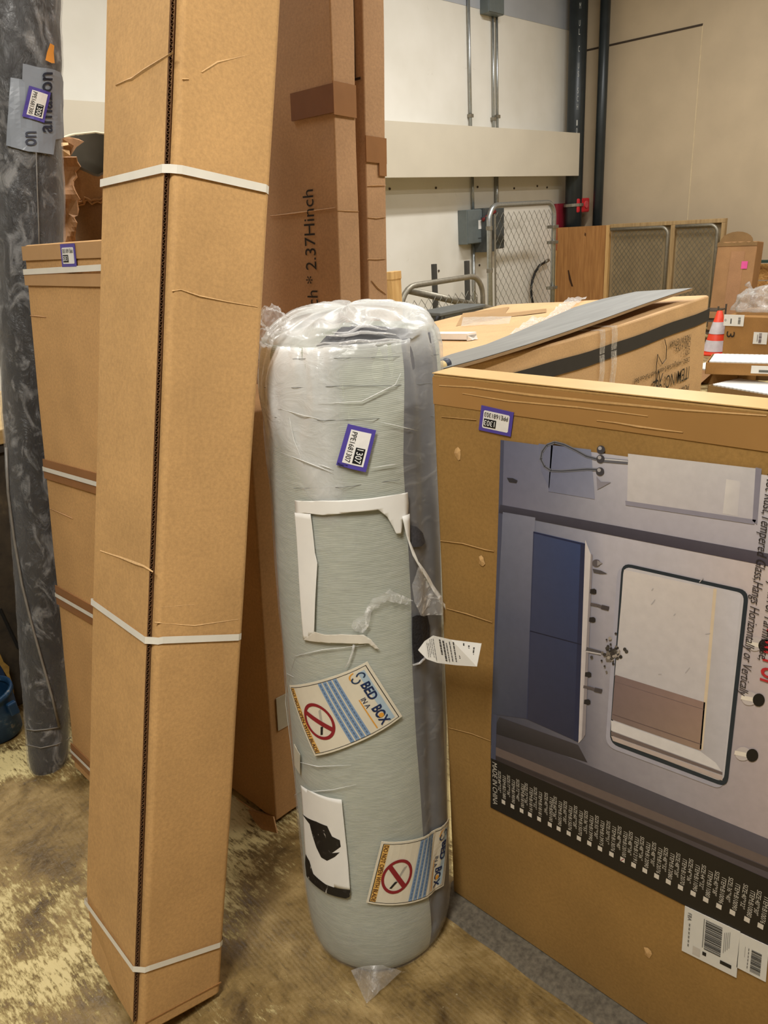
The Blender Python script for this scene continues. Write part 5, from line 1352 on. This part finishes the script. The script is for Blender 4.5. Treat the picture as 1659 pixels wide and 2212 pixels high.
# knotted tip of the sleeve lying on the floor
a, c_, d_ = on(758, 2096, 2, .02)-rb, on(868, 2098, 2, .02)-rb, on(792, 2168, 2, .003)-rb
up_ = Vector((0, 0, 1)); v = []; f = []; n_ = 8
for i in range(n_+1):
    for j in range(n_+1):
        u, w_ = i/n_, j/n_; p = (a*(1-u)+c_*u)*(1-w_)+d_*w_; p.z += .018*math.sin(math.pi*u)*(1-w_)+.004*noise.noise(Vector((i*.9, j*.7, 5))); v.append(p)
for i in range(n_):
    for j in range(n_): q = i*(n_+1)+j; f.append((q, q+n_+1, q+n_+2, q+1))
mesh('sleeve_tip', v, f, film('tip_film', (.55, .53, .50), .2, .22, 30, hi=.3), t, True)
# thin dark marks and strings round the upper part
STR = plain('faint_grey_line', (96, 98, 96), .7)
for pts in (([(566, 777), (640, 774), (740, 772), (840, 770), (940, 766)]), ([(578, 836), (640, 836), (740, 832), (840, 832), (940, 826)]), ([(600, 900), (700, 906), (800, 903), (940, 897)]), ([(640, 1052), (740, 1050), (860, 1034)])):
    MB().tube([roll_pt(*roll_solve(x, y), .0075)-rb for x, y in pts], .0005, 4).build('crease_line', STR, t)
WRK = plain('film_glint', (222, 224, 222), .2, var=.05)
for pts in ([(604, 880), (660, 896), (700, 905)], [(690, 870), (780, 866), (850, 830), (862, 805)], [(610, 975), (650, 990), (700, 1010), (722, 1020)], [(630, 900), (640, 950), (660, 1000)], [(690, 1000), (722, 1012)],
            [(800, 1009), (860, 1000)], [(640, 1460), (600, 1440)], [(612, 1422), (700, 1400), (790, 1390)], [(620, 1700), (680, 1706), (720, 1702), (770, 1690)], [(636, 1640), (690, 1652), (760, 1648)], [(820, 910), (900, 930)]):
    k = len(pts); P = []
    for i in range(k-1):
        for s in (0, .34, .67): P.append(roll_pt(*roll_solve(pts[i][0]*(1-s)+pts[i+1][0]*s, pts[i][1]*(1-s)+pts[i+1][1]*s), .0065)-rb)
    P.append(roll_pt(*roll_solve(*pts[-1]), .0065)-rb)
    MB().tube(P, [.0009*(1-abs(2*i/(len(P)-1)-1))+.0002 for i in range(len(P))], 5).build('film_wrinkle', WRK, t, True)
# ---- labels on the roll
def rfn(TL, TR, BR, BL, base):
    c = [np.array(roll_solve(*p)) for p in (TL, TR, BR, BL)]
    def fn(u, v, off=0):
        p = (c[0]*(1-u)+c[1]*u)*(1-v)+(c[3]*(1-u)+c[2]*u)*v
        return roll_pt(p[0], p[1], base+off)-rb
    return fn
fn = rfn((810, 927), (789, 1017), (728, 1001), (752, 913), .0085); lot_sticker(t, fn, '1307', 6, 6, off=0)
k = Print(lambda u, v, o=0: fn(u, v, o+.001)); k.text('Owl', .93, .62, .99, .98, (24, 24, 26), 0); k.build('pen_mark', t)['kind'] = 'stuff'
# torn white frame: four paper strips
WP = plain('white_label_paper', (236, 235, 230), .5, var=.03)
rpatch('torn_label_strip', [(643, 1078), (700, 1078), (760, 1076), (820, 1070), (875, 1061), (877, 1085), (876, 1110), (866, 1121), (862, 1150), (852, 1150), (845, 1135), (833, 1113), (815, 1098), (760, 1103), (700, 1109), (676, 1106), (645, 1105)], .0085, WP, t, 22, solid=.0006)
rpatch('torn_label_strip', [(643, 1104), (676, 1107), (680, 1140), (685, 1190), (690, 1212), (688, 1250), (686, 1290), (684, 1362), (662, 1379), (655, 1290), (650, 1200)], .0086, WP, t, 22, solid=.0006)
rpatch('torn_label_strip', [(662, 1378), (684, 1360), (705, 1366), (740, 1365), (785, 1366), (800, 1376), (818, 1398), (808, 1396), (795, 1385), (740, 1384), (700, 1383)], .0087, plain('crinkled_label', (214, 208, 194), .4, var=.08), t, 20, solid=.0006)
rpatch('peeled_label_strip', [(862, 1112), (877, 1106), (878, 1165), (893, 1208), (913, 1244), (938, 1298), (960, 1330), (962, 1345), (948, 1330), (920, 1275), (898, 1228), (882, 1195), (870, 1150)], lambda a, s: .012+.010*max(0, min(1, (.72-s)/.1)), WP, t, 20, solid=.0008)
# plastic edge torn open, dark mesh side showing
MESHB = plain('black_spacer_mesh', (34, 34, 38), .7, var=.5, scale=240, bmp=.6)
rpatch('mesh_opening', [(886, 1330), (895, 1326), (917, 1326), (922, 1350), (922, 1385), (915, 1405), (906, 1425), (890, 1430), (886, 1385)], .0075, MESHB, t, 12)
rpatch('mesh_opening', [(880, 1132), (895, 1136), (908, 1150), (913, 1170), (906, 1178), (885, 1180)], .0072, plain('dark_mesh_small', (66, 67, 74), .7, var=.3, scale=200), t, 8)
rpatch('film_flap', [(886, 1216), (900, 1222), (915, 1250), (938, 1298), (960, 1346), (952, 1345), (930, 1322), (905, 1326), (892, 1320), (880, 1290), (876, 1255)], lambda a, s: .014+.012*math.sin((a*9))**2, film('flap_film', (.93, .93, .93), .08, .22, 40, hi=.8, bst=.9), t, 18)
rpatch('film_flap', [(800, 1290), (838, 1268), (860, 1280), (884, 1292), (870, 1300), (830, 1292), (800, 1316), (795, 1350), (780, 1362), (760, 1350), (764, 1335), (786, 1320)], lambda a, s: .009+.006*math.sin(a*40)**2, MATS['flap_film'], t, 18)
MB().tube([roll_pt(*roll_solve(x, y), .009)-rb for x, y in ((766, 1388), (762, 1405), (755, 1425), (748, 1438))], [.003, .0022, .002, .001], 5).build('film_strand', MATS['flap_film'], t, True)
MB().tube([roll_pt(*roll_solve(x, y), .010)-rb for x, y in ((886, 1432), (900, 1428), (912, 1416), (918, 1400))], [.002, .003, .003, .002], 5).build('film_strand', MATS['flap_film'], t, True)
# care tag sticking out
Q = [(903, 1404, 1.50), (917, 1385, 1.495), (935, 1373, 1.48), (975, 1382, 1.44), (1040, 1390, 1.40)]
Q2 = [(906, 1408, 1.50), (922, 1424, 1.495), (945, 1432, 1.48), (985, 1437, 1.44), (1030, 1440, 1.40)]
Pa = [at(*q)-rb for q in Q]; Pb = [at(*q)-rb for q in Q2]
tv = []; 
for a_, b_ in zip(Pa, Pb): tv += [a_, b_]
o = mesh('care_tag', tv, [(2*i, 2*i+1, 2*i+3, 2*i+2) for i in range(4)], PAPER, t); md = o.modifiers.new('thick', 'SOLIDIFY'); md.thickness = .0008; o['label'] = 'white care tag with small print'
nrm_ = (Pb[3]-Pa[3]).cross(Pa[4]-Pa[3]).normalized()
if nrm_.dot(Vector(CAM)-rb-Pa[3]) < 0: nrm_ = -nrm_
def tagfn(u, v, off=0):
    x = 1+u*3; i = min(3, int(x)); s = x-i
    return (Pa[i]*(1-s)+Pa[i+1]*s if i < 4 else Pa[4])*(1-v)+(Pb[i]*(1-s)+Pb[i+1]*s if i < 4 else Pb[4])*v+nrm_*(.0012+off)
k = Print(tagfn); rk = random.Random(5)
for i in range(15):
    u = .08+i*.06; a_ = rk.uniform(.06, .2); c_ = rk.uniform(.6, .94)
    if i == 5: continue
    while a_ < c_:
        e = min(c_, a_+rk.uniform(.05, .14)); k.rect(u, a_, u+(.03 if i in (6, 7) else .016), e, (70, 68, 66), 0); a_ = e+.025
k.build('small_print', o)['kind'] = 'stuff'
# warning labels
CREAM = plain('cream_label', (222, 214, 194), .45, var=.04)
def warn(TL, TR, BR, BL, lab):
    fn = rfn(TL, TR, BR, BL, .0085); s = paper('warning_label', fn, CREAM, t, 14, 14); s['label'] = lab
    k = Print(lambda u, v, o=0: fn(u, v, o+.0006)); BK, NV_, BL_, OR, RD = (34, 32, 34), (30, 46, 84), (132, 158, 190), (222, 158, 60), (140, 38, 44)
    for (a0, b0, a1, b1) in ((.03, .025, .97, .032), (.03, .968, .97, .975), (.03, .025, .037, .975), (.963, .025, .97, .975)):
        k.rect(a0, b0, a1, b1, BK, .0004, 10 if a1-a0 > .5 else 1, 10 if b1-b0 > .5 else 1)
    k.rect(.08, .06, .93, .125, (170, 190, 204), .0003, 10, 1)
    # swirl emblem
    k.ring(.135, .115, .05, .045, .35, (40, 60, 90), .0007, math.pi*.6, math.pi*1.9, 14); k.ring(.165, .175, .05, .045, .35, (40, 60, 90), .0007, -math.pi*.4, math.pi*.9, 14)
    k.ring(.12, .15, .07, .075, .2, OR, .0006, math.pi*.35, math.pi*.95, 10)
    k.text('BED', .25, .075, .52, .165, NV_, .0008, .03); k.text('IN A', .44, .185, .60, .235, NV_, .0008); k.text('BOX', .63, .10, .93, .20, NV_, .0008, .03)
    k.disc(.785, .15, .035, .026, OR, .0009, 10)
    k.rect(.44, .242, .93, .254, OR, .0006, 6, 1)
    for i in range(4):
        v0 = .33+.058*i; k.rect(.04, v0, .96, v0+.044, BL_, .0004, 10, 1)
        for q in range(16): k.rect(.06+.055*q, v0+.014, .06+.055*q+.042, v0+.028, (92, 116, 150), .0007)
    cu, cv = .54, .745
    k.rect(cu-.03, cv+.06, cu+.0, cv+.06, BK, 0) if False else None
    k.poly([(cu+.08, cv-.02), (cu+.19, cv+.03), (cu+.185, cv+.055), (cu+.08, cv+.01)], (36, 34, 34), .0006)
    k.poly([(cu-.16, cv-.09), (cu+.08, cv-.02), (cu+.08, cv+.005), (cu-.14, cv-.055)], (176, 170, 158), .0005)
    RU, RV = .27, .165
    k.ring(cu, cv, RU, RV, .17, RD, .0009, n=48)
    for q in range(10):
        a0, a1 = -1+q*.2, -.8+q*.2
        k.poly([(cu-RU*.62*a0-.02, cv+RV*.66*a0-.02), (cu-RU*.62*a0+.02, cv+RV*.66*a0+.02), (cu-RU*.62*a1+.02, cv+RV*.66*a1+.02), (cu-RU*.62*a1-.02, cv+RV*.66*a1-.02)], RD, .0011)
    k.rect(.04, .908, .96, .966, (226, 178, 96), .0004, 10, 1); k.text('DO NOT OPEN WITH BLADE', .05, .914, .95, .960, (70, 30, 26), .0012, .006)
    k.build('printing', s)['kind'] = 'stuff'
warn((793, 1424), (865, 1542), (686, 1628), (633, 1477), 'upper bed label with red prohibition ring')
warn((962, 1766), (951, 1910), (792, 1942), (823, 1811), 'lower bed label with red prohibition ring')
# white label with torn black patches
rpatch('scraped_label', [(657, 1692), (685, 1707), (715, 1717), (741, 1721), (748, 1790), (755, 1860), (759, 1917), (730, 1912), (695, 1900), (670, 1880), (664, 1800)], .0085, WP, t, 20, solid=.0006)
BT, nt, b = nodes('black_scraps'); v_n = coords(nt, (1, 1, .5)); nn_ = noi(nt, v_n, 70, 5, .7, .6)
nt.links.new(ramp(nt, nn_, [(.56, lin(22, 21, 22)), (.64, lin(50, 48, 48)), (.68, lin(196, 190, 182))]), b.inputs['Base Color']); b.inputs['Roughness'].default_value = .5
rpatch('black_scrap', [(661, 1754), (672, 1762), (690, 1769), (712, 1778), (722, 1800), (738, 1808), (740, 1822), (722, 1836), (738, 1834), (728, 1844), (712, 1853), (700, 1846), (690, 1825), (682, 1800), (676, 1775)], .0095, BT, t, 16)
rpatch('black_scrap', [(668, 1840), (676, 1855), (684, 1882), (710, 1904), (735, 1912), (760, 1915), (758, 1930), (750, 1933), (710, 1922), (680, 1900), (670, 1888), (667, 1860)], .0096, BT, t, 16)
# small side label at left
fn = rfn((643, 1604), (655, 1626), (655, 1668), (644, 1650), .0085); paper('side_label', fn, plain('pale_side_label', (206, 200, 182), .5), t, 4, 4)
